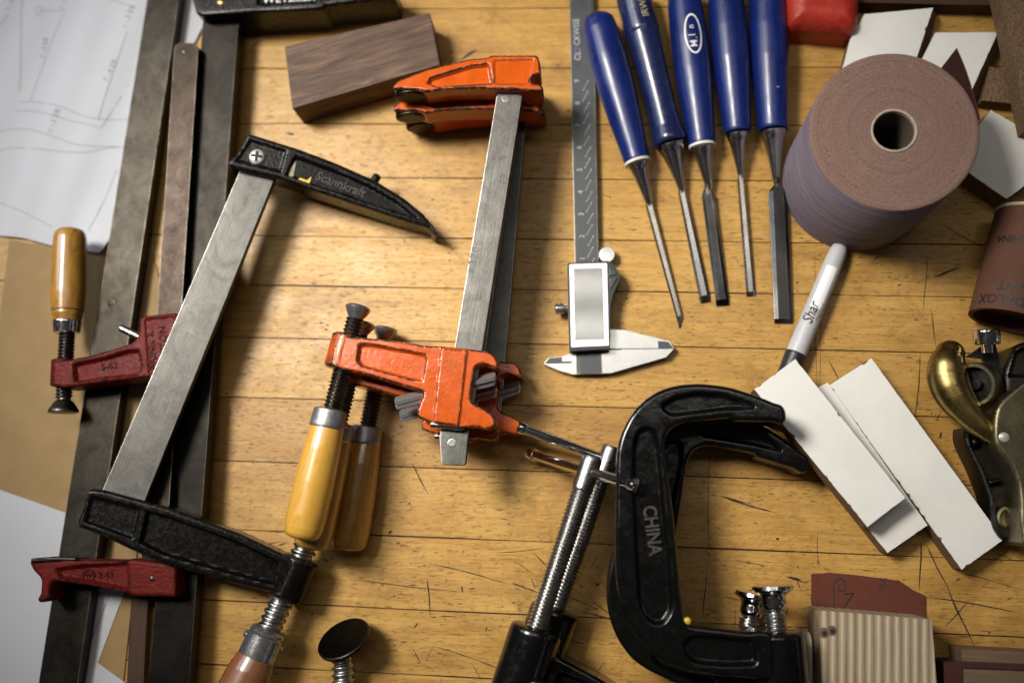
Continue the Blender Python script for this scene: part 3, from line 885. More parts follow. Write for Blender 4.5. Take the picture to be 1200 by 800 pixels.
mb = MB(Fr(h1, (0, 0, 1), hd)); mb.lathe(h1 - hd * 8.5, hd, [(0, 7.4), (.7, 8.6), (8.5, 9.6), (8.9, 9.4), (9.0, 8)], 40); mb.build("ferrule", M["chrome"], hn)
mb = MB(); mb.lathe(h1 - hd * 3.5 + V((0, 0, 8.9)) - V((1.2, 0, 0)), (0, 0, 1), [(0, 1.3), (.5, 1.2), (.55, 0)], 16); mb.build("set_pin", M["slot"], hn)
# fixed jaw
out = f.hits([(35, 655), (60, 653.5), (92, 655), (150, 656), (153, 654), (207, 660), (206, 699), (152, 698.5), (149, 694), (103, 686), (62, 680.5), (58, 688), (59, 702), (53, 705), (45, 706), (42.5, 702), (47, 695), (47.5, 678), (38, 668), (34, 660)], H)
rec = f.hits([(66, 667), (95, 663.5), (148, 660), (150, 690), (100, 680), (70, 676)], H)
mb = MB(f); mb.cast(fillet(out, 2.0, 3), H, H, 2.0, [(rec, 3.4, 2.5)], .8); fj = mb.build("fixed_jaw", M["red_paint"], t)
mb = MB(f); mb.cast(fillet(f.hits([(34.5, 654), (60, 652), (90, 652.5), (94, 657), (60, 659), (36, 661)], H + .6), 1.5, 3), H + .8, H - 4, 1.6, (), .8); mb.build("jaw_pad", M["bar_dark"], fj)
mb = MB(); mb.lathe(U(178, 677.5, RZ + H) - V((0, 0, .5)), (0, 0, 1), [(0, 1.9), (.8, 1.7), (1.3, 1.0), (1.4, 0)], 18); mb.build("rivet", M["bar_bright"], fj)
f1 = flat_map((112, 674), (136, 673), RZ + H - 3.4); lettering("raised_lettering", "2-63", f1, 5.6, M["red_paint"], fj, .8)
mb = MB(); c = U(104, 674, RZ + H - 3.4)
mb.ringlathe(c, (0, 0, 1), [(0, 3.2), (.8, 3.2), (.8, 4.2), (0, 4.2)], 28); mb.build("raised_emblem", M["red_paint"], fj)
f1 = flat_map((99, 674.3), (109, 673.7), RZ + H - 3.4); lettering("raised_lettering", "W", f1, 4.4, M["red_paint"], fj, .8)

# dark clamp, top left -----------------------------------------------------
t = thing("bar_clamp", "big dark grey bar clamp with its cast head cut by the top edge", "clamp", U(250, 60))
cfr = HZ(22, (198, 800), (258, 26)); f = HZ(20)
mb = MB(cfr); mb.slab([(238, 20), (280, 20), (221, 810), (219.5, 840), (170.5, 840), (173, 810)], 9, 22)
mb.build("bar", M["bar_dark"], t, bevel=.5)
HT = 15.0
out = f.hits([(226, -30), (224, -5), (229, 15), (236, 18), (300, 14), (378, 9.5), (381, 6), (420, 1), (462, -3), (462, -20), (420, -40)], HT)
rec = f.hits([(300, -20), (303, 4), (370, 1), (372, -5), (410, -12), (400, -30)], HT)
mb = MB(f); mb.cast(fillet(out, 2, 3), HT, HT + 3, 1.8, [(rec, 1.6, 1.5)], 1.0); hd_ = mb.build("fixed_jaw", M["black_cast"], t)
mb = MB(); mb.lathe(U(259, 3, 20 + HT) - V((0, 0, .3)), (0, 0, 1), [(0, 3.0), (1, 2.8), (1.6, 1.7), (1.7, 0)], 20); mb.build("rivet", M["brass"], hd_)
f1 = flat_map((312, 1), (366, -2.2), 20 + HT - 1.6); lettering("raised_lettering", "WETZLER", f1, 8.0, M["zinc"], hd_, .7, squeeze=1.1, bold=.015)

# ================================================================== black clamp lying across the bars
pl = plane3((110, 600, 44), (345, 670, 22), (300, 185, 33), (142, 580), (300, 205))
t = thing("bar_clamp", "black cast iron clamp lying aslant over the steel bars, bright bar and cross slotted screw", "clamp", U(230, 400))
def on(pts, h): return pl.hits(pts, h)
h = 4.0
mb = MB(pl); mb.prism(on([(113, 590), (165, 598), (322, 208), (281, 200)], h), -h, h, pl); mb.build("bar", M["bar_bright"], t, bevel=.6)
HB = 12.0
out = on([(289, 155.5), (305, 160), (350, 174), (395, 191), (440, 211), (474, 232), (496, 250), (508, 264), (513.5, 273), (510, 276), (503, 267), (470, 257), (440, 247), (386, 229), (328, 209), (276, 197), (266, 193), (267, 188), (277, 181), (287, 162)], HB)
rec = on([(346, 183), (390, 199), (430, 216), (465, 236), (488, 255), (455, 246), (430, 237), (385, 222), (336, 205), (339, 196)], HB)
rec2 = on([(293, 164), (335, 177), (328, 201), (277, 188)], HB)
mb = MB(pl); mb.cast(fillet(out, 1.6, 3), HB, HB, 2.2, [(rec, 3.4, 2.0), (rec2, 1.6, 2.0)], .85); fj = mb.build("fixed_jaw", M["black_cast"], t)
f1 = flat_map((362, 203), (436, 231), Fr(pl.w(0, 0, HB - 3.4), pl.ex, pl.ez)); lettering("raised_lettering", "Scannkraft", f1, 9.0, M["black_letter"], fj, .9, bold=.01, squeeze=.95, shear=.1)
for nm, pts in (("yellow", [(347, 211.5), (352, 208.5), (360, 211.5), (365, 207), (363.5, 212), (362, 217.5), (356, 215.5)]),):
    mb = MB(); mb.add([pl.w(*pl.hit(x, y, HB - 2.2), HB - 2.2) for x, y in pts], [list(range(len(pts)))]); mb.build("paint_fleck", M[nm], fj, smooth=False)
mb = MB(); mb.add([pl.w(*pl.hit(x, y, HB - 2.9), HB - 2.9) for x, y in [(344, 190), (347, 188.5), (343.5, 207), (337, 206)]], [[0, 1, 2, 3]]); mb.build("paint_smear", M["cream"], fj, smooth=False)
sc = pl.w(*pl.hit(301, 183.5, HB), HB - 1.8)
mb = MB(); mb.lathe(sc, pl.ez, [(0, 5.4), (.8, 5.4), (2.2, 4.6), (2.9, 3.2), (3.1, 0)], 30); sh = mb.build("screw_head", M["nickel"], fj)
mb = MB()
for a in (.25, .25 + math.pi / 2):
    g = Fr(sc + pl.ez * 3.0, pl.ex * math.cos(a) + pl.ey * math.sin(a), pl.ez)
    mb.prism([(-3.6, -.95), (3.6, -.95), (3.6, .95), (-3.6, .95)], -1.8, .28 + a * .01, g)
mb.build("cross_slot", M["slot"], sh)
p = pl.w(*pl.hit(437, 216, 0), 1); q = pl.w(*pl.hit(443, 205.5, 0), 1); mb = MB(); mb.rod(p, q, 3.0, 20, .4); mb.build("stop_peg", M["black_cast"], fj)
out = on([(101.5, 573.5), (112, 572.5), (124, 574.5), (199, 595), (280, 624.5), (334, 650), (345, 656), (350, 668), (343, 690), (330, 698), (318, 694), (260, 680), (190, 660), (145, 640), (118, 627), (89.5, 616.5), (90.5, 610), (95, 600), (100.5, 580)], HB)
rec = on([(172, 599), (198, 606), (278, 635), (326, 658), (320, 684), (262, 669), (192, 649), (164, 635)], HB)
rec2 = on([(107, 582), (164, 596), (155, 630), (100, 611)], HB)
mb = MB(pl); mb.cast(fillet(out, 1.8, 3), HB, HB, 2.2, [(rec, 4.0, 2.2), (rec2, 1.8, 2.2)], .85)
sj = mb.build("sliding_jaw", M["black_cast"], t)
s0 = pl.w(*pl.hit(366, 622, 0)); s1 = pl.w(*pl.hit(313, 742, 0)); sd = (s1 - s0).normalized()
b0 = pl.w(*pl.hit(353.5, 653, 0)); bl = (pl.w(*pl.hit(331, 701, 0)) - b0).length
mb = MB(Fr(b0, pl.ez, sd)); mb.lathe(b0, sd, [(0, 10.2), (.9, 11.8), (2, 12.3), (bl - 2, 12.3), (bl - .8, 11.8), (bl, 10.2)], 40); mb.build("screw_boss", M["black_cast"], sj)
mb = MB(Fr(s0, pl.ez, sd)); mb.thread(s0 - sd * 8, s1 + sd * 2, 8.3, 4.6, 1.5, 30, 10, .5); mb.build("screw", M["screw_steel"], t)
mb = MB(Fr(s1, pl.ez, sd)); L = 92
mb.lathe(s1 + sd * 8, sd, [(0, 11.4), (6, 12.2), (16, 14.6), (30, 16), (L - 18, 15.5), (L - 4, 13), (L, 9)], 44); hn = mb.build("handle", M["handle_red"], t)
mb = MB(Fr(s1, pl.ez, sd)); mb.lathe(s1 - sd * 4.5, sd, [(0, 7.5), (.6, 9.8), (1.6, 11.2), (4, 12.2), (5.5, 11.6), (6, 12.2), (21, 12.6), (22, 12.2), (22.3, 11)], 40); mb.build("ferrule", M["pad_steel"], hn)
for s in (-1, 1):
    mb = MB(); e = sd.cross(pl.ez); mb.lathe(s1 + sd * 5 + e * (s * 11.5), e * s, [(0, 2.4), (1.4, 2.4), (2.4, 1.4), (2.5, 0)], 18); mb.build("ferrule_pin", M["pad_steel"], hn)

# loose screw pad at the bottom edge -----------------------------------------
t = thing("bar_clamp", "round black swivel pad on a screw end at the bottom edge", "clamp", U(403, 790))
c = U(402, 747, 22); tgt = CAM - c; nrm = (V((-.30, .80, .62))).normalized()
mb = MB(Fr(c, (1, 0, 0), nrm)); mb.lathe(c - nrm * 3.2, nrm, [(-5, 6.5), (-2.4, 9), (0, 16.6), (.5, 17.6), (2.6, 17.9), (3.2, 17.3), (3.25, 6), (3.1, 2), (3.0, 0)], 52); mb.build("swivel_pad", M["bar_dark"], t)
a = U(402, 764, 16); b2 = U(403, 850, 14); sd = (b2 - a).normalized()
mb = MB(Fr(a, (0, 0, 1), sd)); mb.lathe(a - sd * 4, sd, [(0, 5.5), (5, 5.0), (8, 6.2), (9, 6.2)], 28); mb.build("screw_neck", M["pad_steel"], t)
mb = MB(Fr(a, (0, 0, 1), sd)); mb.thread(a + sd * 4.5, b2 + sd * 40, 7.6, 4.4, 1.4, 28, 10, .5); mb.build("screw", M["screw_steel"], t)
# ================================================================== orange clamps: one is built, two are copied beneath it
OZ = 56.0; HO = 10.2
f = HZ(OZ, (529, 520), (596, 110))
pivot = U(600, 190, 0)
t = thing("bar_clamp", "uppermost orange bar clamp of the pile, number stamped on its bar", "clamp", pivot, "orange bar clamps stacked in a pile")
obf = HZ(OZ, (529, 520), (596, 110))
mb = MB(obf); mb.prism(HZ(0).hits([(515, 512), (517, 542), (519, 544.5), (543, 545), (545.5, 543), (548, 517), (612, 113), (609, 109.5), (585, 109), (582, 112)], OZ + 3.2), OZ - 3.2, OZ + 3.2, HZ(0))
bar = mb.build("bar", M["bar_bright"], t, bevel=.7)
for px in ((529.5, 519), (592.5, 115)):
    mb = MB(); mb.lathe(U(*px, OZ + 3.2) - V((0, 0, .1)), (0, 0, 1), [(0, 2.9), (.25, 2.7), (.3, 2.2), (.12, 2.0), (.12, 0)], 20); mb.build("rivet", M["pad_steel"], bar)
lettering("stamped_lettering", "#3706", flat_map((545, 344), (567, 258), OZ + 3.2), 7.4, M["faint_print"], bar, .02, squeeze=.95, space=1.3)
lettering("stamped_lettering", "Jorgensen", flat_map((558.5, 285), (583, 184), OZ + 3.2), 4.4, M["faint_print"], bar, .02, squeeze=1.2, space=1.25)
# head
out = f.hits([(460, 104), (461, 99), (466, 94), (500, 81), (550, 69), (572, 67), (575, 64.5), (630, 64.5), (633, 74), (634, 86), (624, 88), (622, 98), (634, 98.5), (637, 104), (636, 107), (600, 104.5), (560, 103.5), (520, 104.5), (498, 108), (494, 105.5), (480, 104.5)], HO)
rec = f.hits([(501, 97), (505, 92), (552, 77.5), (572, 75.5), (576, 97), (540, 99), (512, 101)], HO)
rec2 = f.hits([(579, 71), (625, 70), (622, 85), (617, 98), (580, 98)], HO)
mb = MB(f); mb.cast(fillet(out, 1.8, 3), HO, HO, 1.2, [(rec, 3.2, 1.6), (rec2, 1.0, 1.0)], .62); hj = mb.build("fixed_jaw", M["orange"], t)
a = U(479, 104.5, OZ + HO); a.z = OZ; dd = U(478, 125, OZ) - U(478, 105, OZ); dd.z = 0; dd.normalize(); ex = (U(498, 107, OZ) - U(461, 103, OZ)).normalized()
g = Fr(a + dd * .3, ex, dd)
mb = MB(g); mb.cast([(11 * math.cos(k * .26), 8.2 * math.sin(k * .26)) for k in range(24)], 1.6, 3, 1.2, (), .9, g); mb.build("jaw_face", M["bar_old"], hj)
# sliding jaw
out = f.hits([(397, 393), (416, 394.5), (465, 399), (496, 404.5), (514, 405), (554, 409), (575, 412), (582, 419), (584, 432), (576, 430), (566, 426), (557, 429), (554, 446), (551, 468), (557, 474), (568, 479), (579, 487), (582, 498), (572, 503), (556, 499.5), (541, 502), (515, 498), (489, 489), (489, 480), (497, 459), (470, 451), (427, 438), (406, 434), (387, 428), (390, 410)], HO)
rec = f.hits([(421, 404), (430, 403.5), (497, 415.5), (499, 421), (494, 446), (480, 443), (424, 428), (419, 422)], HO)
ridge = f.hits([(517, 408), (548, 411), (538, 499), (508, 495)], HO)
mb = MB(f); mb.cast(fillet(out, 1.6, 3), HO, HO, 1.2, [(rec, 3.4, 1.6), (ridge, -1.3, .9)], .62); sj = mb.build("sliding_jaw", M["orange"], t)
sa, sb = U(419.5, 362, OZ), U(387, 488, OZ); sd = (sb - sa).normalized()
b0 = U(408.5, 392.5, OZ); b1 = U(397.5, 433, OZ)
mb = MB(Fr(b0, (0, 0, 1), sd)); L = (b1 - b0).length; mb.lathe(b0, sd, [(0, 8.6), (.8, 9.7), (1.6, 10.4), (L - 1.6, 10.4), (L - .8, 9.7), (L, 8.6)], 36); mb.build("screw_boss", M["orange"], sj)
mb = MB(Fr(sa, (0, 0, 1), sd)); mb.thread(sa + sd * 7, sb, 6.0, 2.5, 1.1); mb.build("screw", M["screw_dark"], t)
mb = MB(Fr(sa, (0, 0, 1), sd)); mb.lathe(sa + sd * 2.2, sd, [(-4.6, 0), (-4.5, 6.6), (-4.0, 7.6), (-3.0, 8.4), (-1.6, 8.2), (1.2, 6.6), (3.4, 5.2), (5.2, 4.6), (6.2, 3.6), (8, 3.6)], 40); mb.build("swivel_pad", M["pad_steel"], t)
ha = U(384, 500, OZ); hb = U(353, 631, OZ); hd = (hb - ha).normalized(); L = (hb - ha).length
mb = MB(Fr(ha, (0, 0, 1), hd)); mb.lathe(ha, hd, [(-1, 10.2), (1, 10.6), (L * .2, 11.9), (L * .5, 12.8), (L * .8, 12.9), (L - 7, 12.4), (L - 3, 11.4), (L - 1, 9.6), (L, 7), (L + .3, 0)], 48); hn = mb.build("handle", M["handle"], t)
mb = MB(Fr(ha, (0, 0, 1), hd)); fa = U(388, 479, OZ); FL = (ha - fa).length + .8
mb.lathe(fa, hd, [(0, 8), (.4, 9.8), (1.2, 10.7), (FL - 1, 11.3), (FL, 11.0), (FL, 9)], 44); mb.build("ferrule", M["zinc"], hn)
def plate(a, b_, w, th, tilt, z):
    A, B = U(*a, z), U(*b_, z); g = Fr(A, B - A, (0, 0, 1)); L = (B - A).length
    mb = MB(g); mb.prism(fillet([(0, -w), (L, -w), (L, w), (0, w)], 2.2, 4), -th, th, Fr(A, B - A, V((0, 0, 1)) * math.cos(tilt) + g.ey * math.sin(tilt)))
    mb.build("clutch_plate", M["plate_steel"], t, bevel=.25)
plate((463, 470), (512, 457), 4.6, 1.3, 1.05, OZ + 2.5); plate((464, 475), (512, 462), 4.6, 1.3, 1.05, OZ + .5)
plate((545, 449), (581, 440), 4.6, 1.3, 1.05, OZ + 2.0); plate((546, 455), (580, 446), 4.4, 1.3, 1.05, OZ - 1)
mb = MB(); mb.rod(U(505, 497, OZ + 7), U(544, 501, OZ + 7), 2.3); mb.build("jaw_pin", M["chrome"], t)
mb = MB(); mb.rod(U(506, 493, OZ - 1), U(543, 497, OZ - 1), 2.6); mb.build("jaw_pin", M["chrome"], t)
ot = t
def place_orange(label, dz, rot, dx, dy, wood):
    c = copy_tree(ot); c["label"] = label
    c.location = (pivot + V((dx, dy, dz))) * .001; c.rotation_euler = (0, 0, math.radians(rot))
    for k in kid(c, "handle"):
        k.data = k.data.copy(); k.data.materials[0] = M[wood]
        k.location = (0, 0, 0)
    for k in kid(c, "bar"):
        for l in list(k.children):
            if "lettering" in l.name or l.name.startswith("rivet"): bpy.data.objects.remove(l)
        k.data = k.data.copy(); n = len(k.data.vertices); cc = [0.0] * (n * 3)
        k.data.attributes["co"].data.foreach_get("vector", cc)
        e = obf.ex * .022
        for i in range(n):
            if cc[3 * i] < 20: k.data.vertices[i].co += e
    return c
place_orange("middle orange bar clamp of the pile, hidden but for its head edge and swivel pad", -21.5, .8, -3.5, -5.0, "handle_worn")
place_orange("lowest orange bar clamp of the pile, grimy handle standing clear at the right", -43.0, 3.9, 1.0, 0, "handle_worn")

# ================================================================== walnut block
mb = MB(HZ(0, (342, 127), (515, 76))); mb.slab([(333.5, 54.5), (503.5, 15.5), (515, 76), (342.5, 127)], 0.05, 28)
o = mb.build("walnut_block", M["walnut"], at=U(430, 80), bevel=.35); props(o, "dark brown walnut block on the bare bench between the black and orange jaws", "block")

# ================================================================== caliper
t = thing("digital_caliper", "digital caliper with bright display window and dark scale lying on the bench", "caliper", U(690, 340))
cf = HZ(7, (690, 425), (680, 0))
mb = MB(cf); mb.slab([(667, -20), (695, -20), (702, 330), (706, 438), (675, 438), (674, 330)], 3.0, 7.0); beam = mb.build("beam", M["bar_bright"], t, bevel=.3)
mb = MB(cf); mb.slab([(667.3, -20), (692.5, -20), (699, 306), (702.3, 438), (680, 438), (675.8, 306)], 6.9, 7.25); mb.build("scale_plate", M["scale_plate"], beam)
lettering("printed_lettering", "CL   CKWISE", flat_map((677.5, 75), (675, 18), 7.3), 6.3, M["grey_print"], beam, .01, squeeze=.92)
lettering("printed_lettering", "O", flat_map((677.2, 64), (676.8, 54), 7.3), 6.3, M["violet_print"], beam, .01, squeeze=.92)
mb = MB()
for k in range(9):
    y = 95 + k * 26.0; cx = 676.2 + (y - 95) * .033
    for j in range(10):
        yy = y + j * 2.6; dx = [13, 11.6, 10.2, 8.8, 7.4, 12.4, 11, 9.6, 8.2, 6.8][j]
        A = U(cx + dx, yy, 7.3); w = .40 if j % 5 == 0 else .28; g = Fr(A)
        mb.prism([(-w, -.26), (w, -.26), (w, .26), (-w, .26)], 0, .02, g)
mb.build("scale_marks", M["white_print"], beam, smooth=False)
for k in range(9):
    y = 95 + k * 26.0; cx = 676.2 + (y - 95) * .033
    lettering("printed_lettering", str(9 - k), flat_map((cx, y + 5), (cx - .2, y - 5), 7.3), 5.2, M["grey_print"], beam, .01)
# sliding body
mb = MB(); mb.slab(fillet([(664.5, 308), (713, 305.5), (719, 309.5), (726, 321), (726.5, 327), (719, 344), (715.5, 358), (714.8, 409), (667, 411.5), (665.5, 360)], 2.0, 3), 1.2, 15.2)
body = mb.build("display_housing", M["black_plastic"], t, bevel=1.0)
mb = MB(); mb.slab(fillet([(667.3, 309.5), (711.5, 308), (713.8, 405), (669.3, 407)], 1.5, 3), 15, 16.0); mb.build("bezel", M["bezel"], body, bevel=.3)
mb = MB(); mb.slab([(672, 315), (705.5, 314), (707.5, 397), (673.8, 398)], 15.9, 16.3); mb.build("display_window", M["lcd"], body, bevel=.1)
mb = MB(); mb.slab([(713.5, 312), (724, 321.5), (713.8, 323)], 15, 16.2); mb.slab([(713.8, 325.5), (724.3, 324.5), (715.5, 339)], 15, 16.2); mb.build("thumb_rest", M["grey_plastic"], body, bevel=.5)
c = U(711, 298, 9)
mb = MB(Fr(c, (1, 0, 0), (0, 0, 1))); mb.lathe(c - V((0, 0, 5)), (0, 0, 1), [(0, 5.3), (.5, 5.8), (4.2, 5.8), (4.8, 5.3), (4.9, 1), (4.8, 0)], 40, wob=lambda t_, a: 1 + .012 * math.cos(a * 20)); mb.build("thumb_wheel", M["caliper_steel"], t)
a, b_ = U(665, 361, 9), U(650.5, 362, 9); d = (b_ - a).normalized()
mb = MB(Fr(a, (0, 0, 1), d)); mb.lathe(a, d, [(-1, 1.8), (2.2, 1.8), (2.4, 3.6), (5, 3.8), (5.2, 3.1), (6.2, 3.1), (6.4, 3.8), (8.2, 3.6), (8.6, 3.0)], 30, wob=lambda t_, a_: 1 + .02 * math.cos(a_ * 16)); mb.build("lock_screw", M["pad_steel"], t)
mb = MB(HZ(5, (640, 425), (785, 412))); mb.slab([(637.5, 426.5), (643, 419), (659, 417.5), (671, 413), (728, 409), (790, 408.5), (780.5, 418.5), (716, 437), (671, 438.5), (655, 434)], .6, 6.9); fx = mb.build("fixed_jaw", M["caliper_steel"], t, bevel=.15)
mb = MB(HZ(5, (640, 425), (785, 412))); mb.slab([(712, 385.8), (732.5, 386.5), (784, 399.3), (790.2, 408), (728, 408.4), (714, 408.4)], .6, 6.6); mv = mb.build("sliding_jaw", M["caliper_steel"], t, bevel=.12)
mb = MB(); mb.slab([(771, 399.5), (783, 400.3), (789, 407.6), (771.5, 407.8)], 6.5, 6.75); mb.build("jaw_tip", M["scale_plate"], mv)
mb = MB(); mb.slab([(638.5, 426), (643.5, 419.6), (658.5, 418.3), (658.5, 423.4), (670, 423.3), (670, 425.2), (638.6, 426.2)], 6.8, 7.05); mb.build("jaw_relief", M["scale_plate"], fx); mb = MB(); mb.slab([(714.5, 408.5), (728, 408.6), (728, 410), (714.5, 410.0)], 6.8, 7.1); mb.build("jaw_relief", M["scale_plate"], fx)

# ================================================================== chisels
def chisel(label, top, bot, z0, z1, prof, ferr, blade, ring=None, mat="blue", bmat="blade", fmat="ferrule", group="blue handled chisels laid in a row"):
    """prof: (fraction along handle, radius); ferr: ((neck px), neck half width mm); blade: left/right outline in photo spots"""
    A, B = U(*top, z0), U(*bot, z1); d = (B - A).normalized(); L = (B - A).length
    t = thing("chisel", label, "chisel", U(*bot), group)
    mb = MB(Fr(A, (0, 0, 1), d)); mb.lathe(A, d, [(p * L, r) for p, r in prof], 48); hn = mb.build("handle", M[mat], t, sharp=50)
    rb = prof[-1][1]
    if ring:
        mb = MB(); mb.lathe(B - d * .6, d, [(0, rb * .9), (.1, rb + .35), (1.9, rb + .3), (2.0, rb * .8)], 40); mb.build("end_ring", M[ring], hn)
    N = U(*ferr[0], 6.5); fd = (N - B); FL = fd.length; fd.normalize()
    off = .8 if not ring else 1.6
    mb = MB(Fr(B, (0, 0, 1), fd)); r0 = rb * .88
    pr = [(off - 1, r0 * .8), (off - .9, r0), (2.5, r0 * .985)] + [(FL * k, r0 + (ferr[1] - r0) * (k ** .72)) for k in (.2, .35, .5, .65, .8, .92)] + [(FL, ferr[1]), (FL + 4, ferr[1] * .7)]
    mb.lathe(B, fd, pr, 40); fe = mb.build("ferrule", M[fmat], t)
    # blade: a bevelled bar from the neck down to the edge that touches the bench
    l0, r0_, l1, r1 = blade[:4]; zt0, zt1 = 8.0, 3.6
    mb = MB(HZ(5, tuple((l0[i] + r0_[i]) / 2 for i in (0, 1)), tuple((l1[i] + r1[i]) / 2 for i in (0, 1))))
    P = []
    steps = 7
    for k in range(steps + 1):
        s = (0, .05, .2, .36, .52, .68, .84, 1)[k]; zt = zt0 + (zt1 - zt0) * s; th = 4.2 - 1.6 * s
        lp = U(l0[0] + (l1[0] - l0[0]) * s, l0[1] + (l1[1] - l0[1]) * s, zt); rp = U(r0_[0] + (r1[0] - r0_[0]) * s, r0_[1] + (r1[1] - r0_[1]) * s, zt)
        e = (rp - lp); w = e.length; e.normalize()
        if k == 0:
            mid = (lp + rp) * .5; w = min(w, ferr[1] * 1.7); lp = mid - e * (w / 2); rp = mid + e * (w / 2)
        bv = min(w * .24, 2.4)
        P.append([lp + V((0, 0, -th)), lp + V((0, 0, -th * .45)), lp + e * bv, rp - e * bv, rp + V((0, 0, -th * .45)), rp + V((0, 0, -th))])
    e0 = P[-1]; fwd = ((e0[0] + e0[5]) - (P[-2][0] + P[-2][5])).normalized()
    tip = blade[4] if len(blade) > 4 else 2.5
    last = [e0[0] + fwd * tip, e0[0] + fwd * tip + V((0, 0, .25)), e0[0].lerp(e0[5], .2) + fwd * tip + V((0, 0, .3)), e0[0].lerp(e0[5], .8) + fwd * tip + V((0, 0, .3)), e0[5] + fwd * tip + V((0, 0, .25)), e0[5] + fwd * tip]
    if len(blade) > 5: last = [p + fwd * (blade[5] * (1 if i < 3 else -1)) for i, p in enumerate(last)]
    P.append(last); vs = [p for r in P for p in r]; fs = []
    for k in range(len(P) - 1):
        for j in range(6):
            i = (j + 1) % 6; fs.append([6 * k + j, 6 * k + i, 6 * k + 6 + i, 6 * k + 6 + j])
    fs.append([5, 4, 3, 2, 1, 0]); fs.append([6 * (len(P) - 1) + j for j in range(6)])
    # shoulder between neck and blade
    mb.add(vs, fs)
    mb.lathe(N - fd * 1, ((P[1][2] + P[1][3]) * .5 - V((0, 0, 2)) - N).normalized(), [(0, ferr[1] * .98), (3, ferr[1] * .8), (9, 1.6), (11, .4)], 16)
    mb.build("blade", M[bmat], t, sharp=20)
    return t, hn, A, d, L
Rr = 13.2
t1, h1, A1, d1, L1 = chisel("first blue chisel from the caliper, tilted most, white ring and a thin skew blade", (699, 19), (747, 190), 14.5, 13, [(0, 0), (.002, 6), (.012, 9), (.04, 11.3), (.10, 12.4), (.3, 13.4), (.5, 13.2), (.75, 11.2), (.93, 9.6), (.985, 9.3), (1, 9.0)],
       ((760, 236), 2.6), ((755.5, 236), (764.5, 234), (793, 372), (799.5, 368), 5.0, 2.2), "white_ring")
t2, h2, A2, d2, L2 = chisel("dark blue chisel with stepped grip and gold lettering, second from the caliper", (740, -12), (786, 169), 14.5, 12.5, [(0, 0), (.002, 7), (.015, 10.6), (.05, 12.4), (.27, 12.7), (.29, 12.7), (.30, 12.1), (.34, 11.9), (.5, 11.0), (.66, 10.4), (.8, 10.2), (.9, 10.6), (.96, 11.6), (.985, 11.9), (1, 11.0)],
       ((798.5, 220), 2.6), ((794.5, 222), (803, 220), (819.5, 347), (831.5, 345), 4.5), None, "blue_dark")
t3, h3, A3, d3, L3 = chisel("bright blue chisel with a white oval badge, middle of the row", (800, -16), (823, 171), 15, 13, [(0, 0), (.002, 6), (.014, 9), (.05, 11.4), (.12, 12.2), (.35, 13.2), (.55, 12.9), (.8, 10.9), (.95, 9.6), (.99, 9.4), (1, 9.0)],
       ((830, 216), 2.8), ((822, 222), (836, 220), (839, 351), (854, 350), 4.0), "white_ring", bmat="blade_dark")
t4, h4, A4, d4, L4 = chisel("blue chisel without any badge, narrow bright blade, fourth from the caliper", (848, -28), (864.5, 156), 15, 13, [(0, 0), (.002, 6), (.014, 9), (.05, 11.4), (.12, 12.3), (.35, 13.2), (.55, 12.9), (.8, 10.9), (.95, 9.7), (.985, 9.6), (1, 9.0)],
       ((868, 204), 2.4), ((864.5, 208), (872, 207), (875, 342), (885, 341), 2.6), None)
t5, h5, A5, d5, L5 = chisel("blue chisel with the widest dark blade, nearest the big sandpaper roll", (898, -28), (906, 153), 15, 13, [(0, 0), (.002, 6), (.014, 9), (.05, 11.6), (.12, 12.6), (.35, 13.5), (.55, 13.2), (.8, 11.4), (.95, 10.6), (.985, 10.5), (1, 9.8)],
       ((909, 207), 2.8), ((901, 216), (922, 216), (908, 373), (929.5, 373), 3.0), None, bmat="blade_dark")
def wrap_map(A, d, t0, r, ang):
    """text laid round a cylinder handle: x runs against the handle axis, y wraps"""
    up = V((0, 0, 1)); up = (up - d * up.dot(d)).normalized(); side = d.cross(up)
    def g(x, y, h):
        a = ang + y / r
        return A + d * (t0 - x) + (up * math.cos(a) + side * math.sin(a)) * (r + .12 + h)
    return g
def surf_r(prof, L, t):
    for (p, r), (p2, r2) in zip(prof, prof[1:]):
        if p <= t / L <= p2: return r + (r2 - r) * (t / L - p) / max(1e-6, p2 - p)
    return prof[-1][1]
lettering("printed_lettering", "IRWIN", wrap_map(A2, d2, 18.5, 12.75, -.28), 7.2, M["gold_print"], h2, .02, squeeze=.95, wrap=True)
# the badge on the middle chisel
def badge(tc, r, ang):
    g = wrap_map(A3, d3, tc, r, ang); mb = MB(); n = 60; vs = []; fs = []
    for k in range(n):
        a = 2 * math.pi * k / n
        for q in (.95, 1.05): vs.append(g(14.2 * q * math.cos(a), 5.6 * (q + (q - 1) * 1.2) * math.sin(a), .03))
    for k in range(n):
        l = (k + 1) % n; fs.append([2 * k, 2 * l, 2 * l + 1, 2 * k + 1])
    mb.add(vs, fs); o = mb.build("oval_badge", M["white_print"], h3, smooth=False)
    for tx, x, y, s in (("M", -7.4, .2, 7.4), ("l", -1.0, .8, 7.0), ("n", 5.2, .9, 6.0), ("-", -3.2, -1.6, 5)):
        lettering("printed_lettering", tx, (lambda xx, yy: (lambda a_, b_, h: g(a_ + xx, b_ + yy, h)))(x, y), s, M["white_print"], o, .02, squeeze=.95, bold=.004, wrap=True)
badge(43.0, 13.32, -.10)
mb = MB(); g = wrap_map(A5, d5, 86, 11.5, -.2); vs = []; fs = []
for k in range(24):
    a = 2 * math.pi * k / 24
    for q in (2.0, 2.5): vs.append(g(q * math.cos(a), q * math.sin(a), .03))
for k in range(24):
    l = (k + 1) % 24; fs.append([2 * k, 2 * l, 2 * l + 1, 2 * k + 1])
mb.add(vs, fs); mb.build("stamped_emblem", M["grey_print"], h5, smooth=False)
